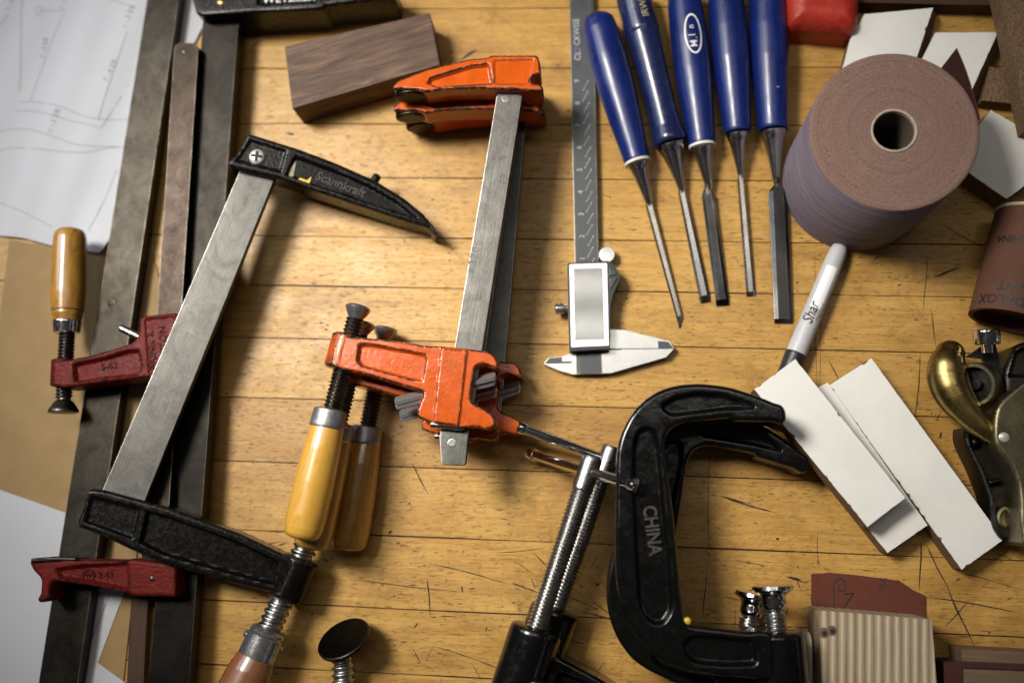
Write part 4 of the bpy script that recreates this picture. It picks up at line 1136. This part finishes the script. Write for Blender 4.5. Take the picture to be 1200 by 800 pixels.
lettering("stamped_lettering", "e", g, 3.4, M["grey_print"], h5, .02)

# ================================================================== red block
mb = MB(); fr = HZ(0)
mb.cast(fillet(fr.hits([(921, -45), (925, 22), (930, 26), (1003, 33), (1010, 26), (1013, -45)], 30), 5, 4), 30, 0, 9, (), 1.6, fr, lambda P, d: -np.clip(11 - d, 0, 11) * .35)
b2 = MB()
o = mb.build("mallet_head", M["red_block"], at=U(965, 10), sharp=60); props(o, "scuffed red block with worn rounded edges cut by the top edge", "mallet")

# ================================================================== white scraps
def jag(p, q, amp, n):
    out = []
    for k in range(n):
        t = k / n; j = (random.random() ** 14 + .06 * random.random()) * amp if k else 0
        d = V((q[0] - p[0], q[1] - p[1], 0)); e = V((-d.y, d.x, 0)).normalized() if d.length else V((0, 0, 0))
        out.append((p[0] + d.x * t + e.x * j, p[1] + d.y * t + e.y * j))
    return out
def scrap(label, px, z0, z1, lower=None, chips=(), group="white faced board scraps"):
    fr = HZ(0); top = fr.hits(px, z1); low = fr.hits(lower, z0) if lower else None
    t = thing("board_scrap", label, "board scrap", U(*px[0], 0) + V((0, 0, z0)), group)
    mb = MB(HZ(0, px[0], px[1])); mb.prism(top, z0, z1 - .9, fr, low); mb.build("core", M["particle"], t, bevel=.15)
    pts = []
    area = sum(top[i - 1][0] * top[i][1] - top[i][0] * top[i - 1][1] for i in range(len(top)))
    for i in range(len(top)):
        p, q = top[i], top[(i + 1) % len(top)]
        L = math.hypot(q[0] - p[0], q[1] - p[1])
        s = 1 if area > 0 else -1
        pts += jag(p, q, (1.5 if i in chips else .3) * s, max(2, int(L / 2.0)))
    mb = MB(HZ(0, px[0], px[1])); mb.prism(pts, z1 - .9, z1, fr); mb.build("white_face", M["melamine"], t)
    return t
scrap("white scrap half tucked under the red block, chipped right edge", [(1093.5, 9.5), (1013, 17), (996, 47), (985, 90), (1069, 84)], 0.1, 17, [(1098, 16), (1010, 26), (990, 58), (980, 98), (1080, 90)], (4,))
scrap("white scrap standing clear at the top edge behind the sandpaper roll", [(1096, 38.5), (1169.5, 38), (1136, 112), (1110, 125), (1070, 90)], 0.1, 17, [(1090, 50), (1175, 52), (1141, 128), (1108, 136), (1066, 100)], ())
scrap("thick white pointed scrap at the right edge beside the sandpaper roll", [(1161, 129), (1215, 160), (1215, 208), (1179.5, 233), (1120, 192), (1128, 172)], 0.1, 21, None, ())
scrap("upper white board of the leaning pair beside the black clamps, lying on another", [(932, 420.5), (1061, 583), (1016.5, 617), (884, 456)], 18.2, 36, None, (0, 2, 3))
scrap("lower white board peeking out from under another one, beside the long board", [(970, 448), (1087, 615), (1040, 647.5), (905, 480)], 0.1, 18, None, (1, 2))
scrap("long white board at the right of the leaning pair, its corner near the bronze plane", [(1021, 419.5), (1176, 632), (1127, 667), (972, 451)], 0.1, 18, None, (1, 2, 3))
# bare particle board pieces at the right edge
def block(name, label, cat, px, z0, z1, mat, a=None, b_=None, bevel=.3, group=None):
    mb = MB(HZ(0, a or px[0], b_ or px[1])); mb.slab(px, z0, z1)
    o = mb.build(name, M[mat], at=U(*px[0]), bevel=bevel); props(o, label, cat, group); return o
block("board_scrap", "grey brown bare particle board strip leaning down the right edge", "board scrap", [(1169, -20), (1196, -20), (1226, 150), (1205, 150)], 21.2, 38, "particle", (1180, 0), (1212, 150), .3)
block("board_scrap", "small bare board between the white scraps near the right edge", "board scrap", [(1151, 118), (1160, 78), (1192, 84), (1190, 122)], .1, 12, "particle")
block("wood_board", "dark brown board along the top edge behind the white scraps", "board", [(1000, -30), (1230, -30), (1230, 8), (1000, 3)], .1, 14, "dark_wood", (1000, 3), (1230, 8))

# ================================================================== big sandpaper roll
RZT = 92.0
c = U(1047.5, 153.5, RZT); RR = (U(1147.5, 153.5, RZT) - U(947.5, 153.5, RZT)).length * .5
t = thing("sandpaper_roll", "big standing roll of purplish abrasive cloth with a cardboard core", "sandpaper roll", (c.x, c.y, 0))
base = V((c.x, c.y, 0)); rc = RR * .275
fr = Fr(base); mb = MB(fr)
vs = []; fs = []; n = 120; loop = []
for k in range(n):
    a = 2 * math.pi * k / n
    rr = RR + .12 * math.sin(3 * a)
    zt = RZT
    loop.append((rr, a))
rads = [rc + .2] + [rc + (RR - rc) * k / 14 for k in range(1, 14)] + [RR - .5]
hs = {i: random.uniform(-.05, .05) for i in range(15)}; hs[11] = -.35; hs[8] = -.12
rings = [(RR, .2, 1), (RR, RZT - .5, 1), (RR - .5, RZT, 0)] + [(rads[i], RZT + hs[i], 0) for i in range(13, -1, -1)] + [(rc + .2, RZT - 8, 0)]
for q, (r, z, mi) in enumerate(rings):
    for k in range(n):
        a = 2 * math.pi * k / n; vs.append(base + V((r * math.cos(a), r * math.sin(a), z)))
for q in range(len(rings) - 1):
    mb.mi = 1 if q == 0 else 0
    sub = []
    for k in range(n):
        l = (k + 1) % n; sub.append([q * n + k, q * n + l, (q + 1) * n + l, (q + 1) * n + k])
    if q == 0: mb.add(vs, sub)
    else:
        for s_ in sub: mb.f.append(s_); mb.m.append(0)
mb.build("wound_cloth", [M["roll_edge"], M["roll_side"]], t, sharp=45)
mb = MB(fr); mb.ringlathe(base, (0, 0, 1), [(.5, rc - 1.4), (RZT + .6, rc - 1.4), (RZT + .9, rc - 1.0), (RZT + .9, rc - .4), (RZT + .6, rc), (.5, rc)], 72); ct_ = mb.build("core_tube", M["cardboard"], t)
mb = MB(fr); mb.ringlathe(base, (0, 0, 1), [(.5, rc - 1.9), (RZT - 1.6, rc - 1.9), (RZT - 1.4, rc - 1.42), (.5, rc - 1.42)], 72); mb.build("bore_shade", M["bore"], ct_)  # dark tube added to stand for the shade down the hole
# loose tail of the cloth at the back
mb = MB(fr); vs = []; fs = []; m_ = 14
ang0 = math.radians(6); 
for k in range(m_ + 1):
    s = k / m_; a = ang0 + s * math.radians(46); r = RR + .6 + 15.5 * s ** 2.2
    for zz in (2, RZT * .5, RZT - .4 - 1.0 * s):
        vs.append(base + V((r * math.cos(a), r * math.sin(a), zz)))
    for zz in (RZT - .4 - 1.0 * s, RZT * .5, 2):
        vs.append(base + V(((r + .8) * math.cos(a), (r + .8) * math.sin(a), zz)))
for k in range(m_):
    for j in range(6):
        i = (j + 1) % 6; fs.append([6 * k + j, 6 * k + i, 6 * k + 6 + i, 6 * k + 6 + j])
fs.append(list(range(6))); fs.append([6 * m_ + j for j in range(6)][::-1])
mb.add(vs, fs); mb.build("loose_tail", M["sand_maroon"], t)

# ================================================================== small brown roll at the right edge
a, b_ = U(1214, 257, 25), U(1183, 377, 25); d = (b_ - a).normalized(); L = (b_ - a).length; R2 = 25.0
t = thing("sandpaper_roll", "small brown lying roll with dark printed letters at the right edge", "sandpaper roll", U(1190, 330), )
mb = MB(Fr(a, (0, 0, 1), d)); mb.ringlathe(a, d, [(0, R2 - 3), (0, R2), (L, R2), (L, R2 - 3)], 64); rl = mb.build("wound_cloth", M["sand_brown"], t)
mb = MB(Fr(a, (0, 0, 1), d)); mb.ringlathe(a, d, [(-1.2, R2 - 4.2), (-1.2, R2 + .4), (1.0, R2 + .5), (1.0, R2 - 4.2)], 64); mb.build("end_band", M["cardboard"], t)
mb = MB(Fr(a, (0, 0, 1), d)); mb.lathe(a + d * (L - 9), d, [(0, R2 - 3.1), (.5, R2 - 3.2), (.6, 0)], 48); mb.build("inner_end", M["sand_maroon"], t)
up = V((0, 0, 1)); side = d.cross(up).normalized()
def roll_text(body, t0, ang, size):
    def g(x, y, h):
        k = ang + x / R2
        return a + d * (t0 - y) + (up * math.cos(k) - side * math.sin(k)) * (R2 + .12 + h)
    def gg(x, y, h): return g(x, y, h)
    return gg
for body, t0, ang, size in (("ADALOX", L - 7, .55, 8.6), ("B-WT", L - 16, .40, 8.0), ("MADE IN CHINA", 24, .20, 6.6), ("9", 12, .05, 9.0)):
    def flipped(x, y, h, t0=t0, ang=ang):          # printed upside down as the roll lies
        k = ang + x / R2
        return a + d * (t0 + y) + (up * math.cos(k) + side * math.sin(k)) * (R2 + .1 + h)
    lettering("printed_lettering", body, flipped, size, M["ink"], rl, .02, bold=.028, wrap=True)

# ================================================================== marker
a, b_ = U(985, 288, 7), U(933, 414, 7); d = (b_ - a).normalized(); L = (b_ - a).length
t = thing("marker_pen", "grey felt marker with black cap and a white sticker beside the wide chisel", "marker", U(955, 350))
mb = MB(Fr(a, (0, 0, 1), d)); mb.lathe(a, d, [(-2.5, 0), (-2.3, 1.8), (-1.5, 3.2), (0, 4.4), (2, 5.3), (5, 5.9), (12, 6.3), (26, 6.6), (L, 6.9)], 44); br = mb.build("barrel", M["marker_grey"], t, sharp=60)
mb = MB(Fr(b_, (0, 0, 1), d)); mb.lathe(b_ - d * .1, d, [(0, 6.2), (.1, 7.0), (1, 7.15), (34, 6.3), (50, 5.2), (51, 4)], 44); cp = mb.build("cap", M["black_plastic"], t, sharp=40)
up = V((0, 0, 1)); up = (up - d * up.dot(d)).normalized(); side = d.cross(up).normalized()
def mk(t0, ang, rad=6.75):
    def g(x, y, h):
        k = ang + y / 6.7; t_ = t0 - x
        rad = 6.3 + (t_ - 12) * .3 / 14 if t_ < 26 else 6.6 + (t_ - 26) * .3 / (L - 26)
        return a + d * (t0 - x) + (up * math.cos(k) + side * math.sin(k)) * (rad + .06 + h)
    return g
mb = MB(); vs = []; fs = []; g = mk(0, 0)
for i in range(13):
    for j in range(7): vs.append(g(-(17.5 + 31 * i / 12), -4.3 + 7.6 * j / 6 + 1.2, .02 + .0))
for i in range(12):
    for j in range(6): fs.append([i * 7 + j, i * 7 + j + 1, i * 7 + 8 + j, i * 7 + 7 + j])
mb.add(vs, fs); mb.build("sticker", M["label_white"], br)
lettering("printed_lettering", "Shar", mk(53.0, .30), 10.5, M["ink"], br, .02, shear=.3, squeeze=.8, bold=.012, wrap=True)
lettering("printed_lettering", "FINE POINT", mk(50.0, -.52), 2.4, M["ink"], br, .02)
lettering("printed_lettering", "Permanent Marker", mk(43.5, -.85), 2.6, M["ink"], br, .02)
lettering("printed_lettering", "AP NON-TOXIC", mk(24.5, -.8), 1.7, M["grey_print"], br, .02)
# ================================================================== black C clamps: one is built, three are copied
CZ = 51.0; HC = 16.0
f = HZ(CZ)
t = thing("c_clamp", "uppermost glossy black C clamp with raised lettering on its spine", "C clamp", U(912, 770), "glossy black C clamps")
outer = [(922, 483), (918, 474), (908, 471.5), (898, 467), (880, 460.5), (855, 452.5), (825, 448.7), (800, 449.3), (775, 455.5), (755, 468), (740, 484), (729, 505), (723.5, 524), (722, 545), (721.5, 590), (720.5, 640), (721.5, 680), (728, 711), (740, 737), (757, 760), (780, 777.5), (800, 785), (840, 792), (880, 795), (908, 797), (908, 741), (889, 738), (878, 740), (808, 732), (801, 724), (798, 700), (794, 650), (789, 600), (784, 560), (778.5, 526), (781, 508), (790, 499), (804, 494), (856, 489), (860, 493), (906, 493.5), (917, 497), (922, 493)]
out = f.hits(outer, HC)
rec_s = f.hits(fillet([(743, 520), (748, 505), (758, 500.5), (766, 504), (771, 520), (777, 590), (785, 665), (787, 715), (778, 729), (768, 731), (757, 724), (749, 706), (745, 640), (742, 560)], 8, 4), HC)
rec_u = f.hits(fillet([(774, 476), (790, 465.5), (815, 460.5), (845, 462), (868, 469), (886, 477), (850, 478.5), (800, 484.5), (786, 486)], 6, 4), HC)
rec_l = f.hits(fillet([(801, 752), (812, 745.5), (830, 746), (884, 751.5), (887, 778), (850, 779), (816, 776), (804, 768)], 7, 4), HC)
mb = MB(f); mb.cast(fillet(out, 7, 3), HC, HC, 2.8, [(rec_s, 4.6, 2.8), (rec_u, 4.6, 2.8), (rec_l, 4.6, 3.0)], .55)
frame = mb.build("frame", M["black_gloss"], t, sharp=50)
lettering("raised_lettering", "CHINA", flat_map((760, 592), (768, 650), CZ + HC - 4.6), 11.5, M["black_letter"], frame, 1.5, squeeze=.82, bold=.02)
sa = U(905, 695, CZ); sb = U(912, 770, CZ); sd = (sb - sa).normalized()
b0 = U(910, 739, CZ)
mb = MB(Fr(b0, (0, 0, 1), sd)); mb.lathe(b0, sd, [(0, 13.2), (1, 15.2), (2.6, 16.2), (48, 16.2), (50, 15.4), (51, 13.2)], 44); mb.build("screw_boss", M["black_gloss"], frame)
mb = MB(); c = U(805.5, 727, CZ + HC - 2); mb.lathe(c, (0, 0, 1), [(0, 2.2), (.8, 2.0), (1.4, 1.0), (1.5, 0)], 9); mb.build("paint_fleck", M["yellow"], frame)
mb = MB(Fr(b0, (0, 0, 1), sd)); mb.thread(b0 - sd * 10.5, b0 + sd * 140, 6.6, 2.3, .95)
mb.lathe(b0 + sd * 139, sd, [(0, 6.2), (1, 6.6), (21, 6.6), (22.5, 6.0), (22.8, 4)], 34)
screw = mb.build("screw", M["screw_steel"], t)
mb = MB(Fr(b0, (0, 0, 1), sd)); mb.lathe(b0 - sd * 27, sd, [(-.3, 0), (0, 10.8), (.5, 12.0), (2.4, 12.3), (3.2, 11.8), (4.6, 9.2), (6.4, 7.4), (8.2, 7.0), (10.5, 7.3), (13, 7.0), (14.6, 5.6), (15.6, 4.2), (18, 4.0), (21, 4.2), (22, 5.0), (25, 5.2)], 44); mb.build("swivel_pad", M["chrome"], t)
tb = b0 + sd * 152
TD = V((0, 0, 1)).cross(sd).normalized()
ti = math.radians(26)
TD = TD * math.cos(ti) + V((0, 0, 1)) * math.sin(ti)
mb = MB(Fr(tb, (0, 0, 1), TD)); mb.rod(tb - TD * 46, tb + TD * 46, 3.3, 24, .3)
for s in (-1, 1):
    p = tb + TD * (46 * s); mb.lathe(p - TD * (4.5 * s), TD * s, [(0, 3.2), (.6, 4.1), (3, 4.4), (5.4, 4.1), (6.2, 3.0), (6.3, 0)], 26)
mb.build("sliding_handle", M["chrome"], t)
ct = t; pv = ROOT[t.name].copy(); sd0 = sd.copy(); tb0 = tb.copy(); TD0 = TD.copy()
def place_c(label, rot, anchor, ref, z, screw_shift=0, bar_shift=0, letters=False, tilt=0):
    """anchor: photo spot the axis point ref of the first clamp moves to, at level z"""
    c = copy_tree(ct); c["label"] = label
    a = math.radians(rot); R = Matrix.Rotation(a, 3, "Z")
    refp = tb0.copy() if ref is None else U(ref[0], ref[1], CZ)
    loc = U(anchor[0], anchor[1], z) - R @ (refp - V((pv.x, pv.y, 0))); loc.z = z - CZ
    c.location = loc * .001; c.rotation_euler = (0, 0, a)
    for k in c.children:
        n = k.name.split(".")[0]
        if n in ("screw", "swivel_pad", "sliding_handle"): k.location = (sd0 * screw_shift) * .001
        if n == "sliding_handle":
            Q = Matrix.Rotation(math.radians(tilt), 4, sd0); o_ = (tb0 - V((pv.x, pv.y, 0))) * .001
            k.matrix_local = Matrix.Translation(sd0 * screw_shift * .001) @ Matrix.Translation(o_) @ Q @ Matrix.Translation(-o_) @ Matrix.Translation(TD0 * bar_shift * .001)
    return c
place_c("lower black C clamp turned aslant beneath the lettered one, jaw under the white board", -16.2, (809, 530), (779, 510), 16.3, -15)
place_c("black C clamp with its screw leaning right, sliding handle raised over another's spine", 158.3, (689, 552), None, 46, 0, 7, tilt=-66)
place_c("black C clamp mostly hidden, bright sliding handle pointing at the orange clamps", 157.0, (712, 539), None, 16.3, 0, 16, tilt=-14)

# ================================================================== bronze block plane
t = thing("block_plane", "bronze block plane with a bulbous lever cap and knurled knob at the right edge", "hand plane", U(1170, 520))
f = HZ(0)
# body casting with its ribs
out = f.hits([(1131, 499), (1134, 503), (1152, 517), (1215, 500), (1215, 640), (1195, 630), (1176, 634), (1166, 620), (1162, 604), (1160, 584), (1147, 550), (1134, 524), (1130, 512)], 22)
rec = f.hits([(1137, 512), (1160, 525), (1210, 520), (1210, 622), (1186, 622), (1170, 612), (1167, 585), (1153, 548), (1140, 525)], 22)
mb = MB(f); mb.cast(fillet(out, 3, 3), 22, 0, 1.6, [(rec, 15, 1.6)], .9); body = mb.build("body", M["brass_dark"], t, sharp=45)
for a_, b2_, w, zt in (((1138, 519), (1172, 513), 3.2, 19), ((1158, 566), (1192, 558), 2.2, 18)):
    A, B = U(*a_, zt), U(*b2_, zt)
    mb = MB(); mb.rod(A, B, w, 20, .6); mb.build("cross_pin", M["bar_dark"], body)
mb = MB(); mb.lathe(U(1175, 607, 10), (0, 0, 1), [(0, 9), (9, 8.6), (10.5, 7.6), (11, 6), (10.4, 4.5), (10.3, 0)], 36); mb.build("boss", M["brass_plate"], body)
lettering("raised_lettering", "1022", flat_map((1156, 541), (1172, 534), 8), 6.0, M["brass_dark"], body, 1.0)
# bright side plate
out = f.hits([(1222, 432), (1200, 447), (1184, 460), (1175, 468), (1168.5, 478), (1166, 490), (1165, 510), (1168, 522), (1175, 531.5), (1183, 541), (1189, 552), (1194, 568), (1196, 586), (1196, 610), (1200, 640), (1222, 640)], 44)
mb = MB(f); mb.cast(fillet(out, 2, 3), 44, -38, 1.6, (), .9, f); sp = mb.build("side_plate", M["brass_plate"], t, sharp=50)
mb = MB(); mb.lathe(U(1176.5, 512, 44) - V((0, 0, .2)), (0, 0, 1), [(0, 3.1), (.5, 3.0), (.9, 2.2), (1.0, 0)], 26); mb.build("rivet", M["rivet"], sp)
# bulbous lever cap as a full rounded body tapering to its tail
fz = HZ(26)
cl = [((1113, 415), 10.0, 27), ((1110, 427), 12.6, 28), ((1110, 440), 13.6, 28), ((1114, 454), 13.2, 29), ((1121, 467), 12.2, 30), ((1131, 480), 10.6, 31), ((1142, 492), 9.2, 32), ((1154, 502), 8.0, 33), ((1166, 511), 7.0, 33)]
pts = [U(*p, z) for p, r, z in cl]; rad = [r * .92 for p, r, z in cl]
P2 = []; R2_ = []
for i in range(len(pts) - 1):
    p0, p1, p2, p3 = pts[max(i - 1, 0)], pts[i], pts[i + 1], pts[min(i + 2, len(pts) - 1)]
    for k in range(6):
        s = k / 6; P2.append(.5 * (2 * p1 + (p2 - p0) * s + (2 * p0 - 5 * p1 + 4 * p2 - p3) * s * s + (3 * p1 - p0 - 3 * p2 + p3) * s ** 3)); R2_.append(rad[i] + (rad[i + 1] - rad[i]) * s)
P2.append(pts[-1]); R2_.append(rad[-1])
d0 = (P2[0] - P2[1]).normalized()
head = [(P2[0] + d0 * (rad[0] * s), rad[0] * math.sqrt(max(0.0004, 1 - s * s))) for s in (.999, .97, .9, .78, .6, .4, .2)]
mb = MB(Fr(pts[1])); mb.tube([p for p, r in head] + P2, [r for p, r in head] + R2_, 36)
cap_ = mb.build("lever_cap", M["brass"], t, sharp=70)
# adjusting wheel, iron and knurled knob
A = U(1147, 450, 30); ad = V((-.72, -.12, .66)).normalized()
mb = MB(Fr(A, (0, 0, 1), ad)); mb.ringlathe(A - ad * 4, ad, [(0, 11.2), (0, 13.2), (.8, 13.8), (9.2, 13.8), (10, 13.2), (10, 11.2)], 60); wh = mb.build("adjusting_wheel", M["brass_plate"], t)
mb = MB(Fr(A, (0, 0, 1), ad)); mb.lathe(A - ad * 2, ad, [(0, 11.3), (1, 11.3), (1.1, 3.0), (6, 3.0), (6.2, 0)], 30); mb.build("wheel_hub", M["brass_dark"], wh)
irn = plane3((1128, 415, 22), (1160, 398, 26), (1182, 462, 26), (1160, 398), (1182, 462))
mb = MB(irn); mb.prism(irn.hits([(1131, 418), (1160, 398.5), (1167, 403), (1183, 462), (1172, 470), (1150, 420)], 0), -3.2, 0, irn); mb.build("iron", M["bar_dark"], t, bevel=.5)
k0, k1 = U(1157, 406, 34), U(1156, 384.5, 36); kd = (k1 - k0).normalized()
mb = MB(Fr(k0, (0, 0, 1), kd)); mb.lathe(k0, kd, [(-4, 3.5), (1.2, 3.5), (1.3, 7.2), (2, 7.8), (10.2, 7.8), (11, 7.2), (11.1, 0)], 72, wob=lambda t_, a_: 1 + (.022 * math.cos(a_ * 24 + t_ * 2.0) if 1.9 < t_ < 10.3 else 0)); mb.build("knurled_knob", M["chrome"], t)
out = f.hits([(1175, 470), (1178, 432), (1190, 404), (1215, 395), (1215, 470)], 30)
mb = MB(f); mb.cast(fillet(out, 4, 3), 30, 0, 4, [(f.hits([(1184, 440), (1192, 412), (1213, 402), (1213, 440)], 30), 5, 3)], 1.0); mb.build("toe_casting", M["brass_dark"], t, sharp=50)

# ================================================================== plywood blocks and sandpaper, lower right
t = thing("plywood_block", "striped plywood block standing on end grain with small nail holes, lower right", "block", U(1000, 760))
mb = MB(HZ(0, (966, 716), (1092, 725))); fr = HZ(0)
topq = fr.hits([(959, 715), (1092, 725.5), (1101, 850), (972, 850)], 36)
mb.slab([(958.5, 714.5), (1092, 725.5), (1102, 860), (967, 860)], 1.8, 36); pb = mb.build("block", M["ply"], t, bevel=.3)
for px, r in (((965.5, 741), 2.6), ((975, 738.5), 2.5)):
    c = U(*px, 36); mb = MB(); mb.lathe(c + V((0, 0, .02)), (0, 0, 1), [(0, r * 1.25), (.05, r), (.06, 0)], 20); mb.build("nail_hole", M["scrap"], pb)
    mb = MB(); mb.lathe(c + V((.4, -.3, .1)), (0, 0, 1), [(0, r * .62), (.05, r * .6), (.06, 0)], 18); mb.build("nail_hole", M["ink"], pb)
def sand_sheet(name, label, px, z, mat):
    fr = HZ(0); p = fr.hits(px, z); q = []
    for a_, b2_ in zip(p, p[1:] + p[:1]): q += jag(a_, b2_, .5, max(1, int(math.hypot(a_[0] - b2_[0], a_[1] - b2_[1]) / 2.5)))
    mb = MB(fr); mb.prism(q, z - .9, z, fr); o = mb.build(name, M[mat], at=U(*px[0])); props(o, label, "sandpaper"); return o
so = sand_sheet("sandpaper_sheet", "torn red brown sandpaper sheet with black print under the striped plywood block", [(951, 672), (975, 671), (1000, 673), (1054, 680), (1060, 684), (1070, 691), (1084.5, 697.5), (1085, 760), (951, 760)], 1.6, "sand_red")
def sheet_text(body, a_, b2_, size, sq=1.0):
    lettering("printed_lettering", body, flat_map(a_, b2_, 1.66), size, M["ink"], so, .02, squeeze=sq)
sheet_text("MA", (1034, 692), (1036, 676), 6.0); sheet_text("E", (1081.5, 712), (1082.5, 700), 4.5)
mb = MB(); P_ = [U(x, y, 1.7) for x, y in smooth_px([(976, 722), (977, 700), (976, 688), (979, 680), (986, 678), (990, 684), (988, 692), (982, 690), (983, 684)], 5)]
mb.tube(P_, .38, 6); P_ = [U(x, y, 1.7) for x, y in [(980, 722), (998, 698), (1000, 694), (989, 696)]]; mb.tube(P_, .38, 6); mb.build("printed_emblem", M["ink"], so)
mb = MB(HZ(0, (936, 738), (951, 738))); mb.slab(fillet([(935, 738), (949, 740), (952, 752), (952, 850), (934, 850)], 3, 4), .1, 22)
o = mb.build("plywood_block", M["ply"], at=U(944, 770), bevel=.3); props(o, "thin plywood piece squeezed between the black clamp boss and the striped block", "block")
mb = MB(HZ(0, (1126, 760), (1220, 764))); mb.slab([(1126, 759.5), (1225, 765), (1225, 800), (1130, 795)], .1, 22)
o = mb.build("wood_block", M["scrap"], at=U(1150, 780), bevel=.3); props(o, "rough pale wood block behind the red sandpaper strip in the lower right corner", "block", "wood blocks in the corner")
mb = MB(HZ(0, (1126, 760), (1220, 764))); mb.slab([(1128, 783), (1225, 787), (1225, 860), (1130, 860)], .1, 25)
o = mb.build("wood_block", M["scrap"], at=U(1160, 810), bevel=.3); props(o, "rough pale wood block in front of the red sandpaper strip in the lower right corner", "block", "wood blocks in the corner")
mb = MB(HZ(0)); fr = HZ(0)
mb.slab([(1106, 775.5), (1126, 774), (1225, 778.5), (1225, 785.5), (1128, 782), (1128, 850), (1108, 850)], 25.1, 26.2)
mb.slab([(1108, 776), (1127, 776), (1128, 850), (1109, 850)], .1, 25)
o = mb.build("sandpaper_strip", M["sand_maroon"], at=U(1116, 790), bevel=.2); props(o, "maroon sandpaper folded over the pale wood block in the lower right corner", "sandpaper")

# ================================================================== light, world, camera
world = bpy.data.worlds.new("World"); scene.world = world; world.use_nodes = True
nt = world.node_tree; bg = nt.nodes["Background"]
# a dim workshop all round: dark walls, plus bright patches added for metal to mirror
tc = nt.nodes.new("ShaderNodeTexCoord"); sx = nt.nodes.new("ShaderNodeSeparateXYZ"); nt.links.new(tc.outputs["Generated"], sx.inputs[0])
rp = nt.nodes.new("ShaderNodeValToRGB"); e = rp.color_ramp.elements
e[0].position = 0.0; e[0].color = (.006, .005, .004, 1); e[1].position = 1; e[1].color = (.030, .028, .026, 1)
k = e.new(.35); k.color = (.014, .012, .011, 1)
nt.links.new(sx.outputs["Z"], rp.inputs[0])
vo = nt.nodes.new("ShaderNodeTexVoronoi"); vo.distance = "CHEBYCHEV"; vo.inputs["Scale"].default_value = 4.2
nt.links.new(tc.outputs["Generated"], vo.inputs["Vector"])
r2 = nt.nodes.new("ShaderNodeValToRGB"); e = r2.color_ramp.elements
e[0].position = .13; e[0].color = (1, 1, 1, 1); e[1].position = .17; e[1].color = (0, 0, 0, 1)
nt.links.new(vo.outputs["Distance"], r2.inputs[0])
r3 = nt.nodes.new("ShaderNodeValToRGB"); e = r3.color_ramp.elements
e[0].position = .05; e[0].color = (0, 0, 0, 1); e[1].position = .2; e[1].color = (1, 1, 1, 1); k = e.new(.6); k.color = (1, 1, 1, 1); k = e.new(.8); k.color = (0, 0, 0, 1)
nt.links.new(sx.outputs["Z"], r3.inputs[0])
m1 = nt.nodes.new("ShaderNodeMix"); m1.data_type = "RGBA"; m1.blend_type = "MULTIPLY"; m1.inputs[0].default_value = 1
nt.links.new(r2.outputs[0], m1.inputs[6]); nt.links.new(r3.outputs[0], m1.inputs[7])
m2 = nt.nodes.new("ShaderNodeMix"); m2.data_type = "RGBA"; m2.blend_type = "MIX"
nt.links.new(m1.outputs[2], m2.inputs[0]); nt.links.new(rp.outputs[0], m2.inputs[6]); m2.inputs[7].default_value = (1.2, 1.25, 1.35, 1)
nt.links.new(m2.outputs[2], bg.inputs["Color"]); bg.inputs["Strength"].default_value = 1.0

def lamp(name, at, target, size, power, col, size_y=None, spread=180):
    l = bpy.data.lights.new(name, "AREA"); l.energy = power; l.color = col; l.size = size
    if size_y: l.shape = "RECTANGLE"; l.size_y = size_y
    l.spread = math.radians(spread)
    o = bpy.data.objects.new(name, l); COL.objects.link(o); o.location = at
    o.rotation_euler = (V(target) - V(at)).to_track_quat("-Z", "Y").to_euler()
    return o
Pm = lambda px, py: V(U(px, py)) * .001
def mirror(px, py, z, zl):
    """spot on the ceiling level zl (m) that a level mirror at this photo spot shows to the lens"""
    p = U(px, py, z); v = p - CAM
    return V(((p.x + v.x / -v.z * (zl * 1000 - z)) * .001, (p.y + v.y / -v.z * (zl * 1000 - z)) * .001, zl))
tube_a = mirror(690, 332, 16, 1.75); tube_b = mirror(690, 384, 16, 1.75)
lamp("ceiling_tube_lamp", tube_a, (tube_a.x, tube_a.y, 0), 1.3, 1.15, (1.0, .95, .86), .07, 130)
lamp("ceiling_tube_lamp", tube_b, (tube_b.x, tube_b.y, 0), 1.3, 1.15, (1.0, .95, .86), .07, 130)
c0 = Pm(560, 300)
lamp("window_light", (c0.x - 1.2, c0.y + .55, .85), (c0.x - .22, c0.y + .12, 0), .6, .5, (.68, .82, 1.0), .5, 42)
sl = bpy.data.lights.new("bench_lamp", "SPOT"); sl.energy = 150; sl.color = (1.0, .95, .86); sl.shadow_soft_size = .22
sl.spot_size = math.radians(37); sl.spot_blend = 1.0
so_ = bpy.data.objects.new("bench_lamp", sl); COL.objects.link(so_); so_.location = (c0.x - .62, c0.y + .34, 1.2)
so_.rotation_euler = (V((c0.x + .01, c0.y - .03, 0)) - so_.location).to_track_quat("-Z", "Y").to_euler()

cam = bpy.data.cameras.new("camera"); co = bpy.data.objects.new("camera", cam); COL.objects.link(co)
cam.lens = 35.0; cam.sensor_width = 36.0; cam.clip_start = .01; cam.clip_end = 50
co.matrix_world = Matrix.Translation(CAM * .001) @ ROT.to_4x4()
cam.dof.use_dof = True; cam.dof.focus_distance = .642; cam.dof.aperture_fstop = 2.3
scene.camera = co
scene.view_settings.view_transform = "Standard"; scene.view_settings.look = "None"
scene.view_settings.exposure = 0; scene.view_settings.gamma = 1
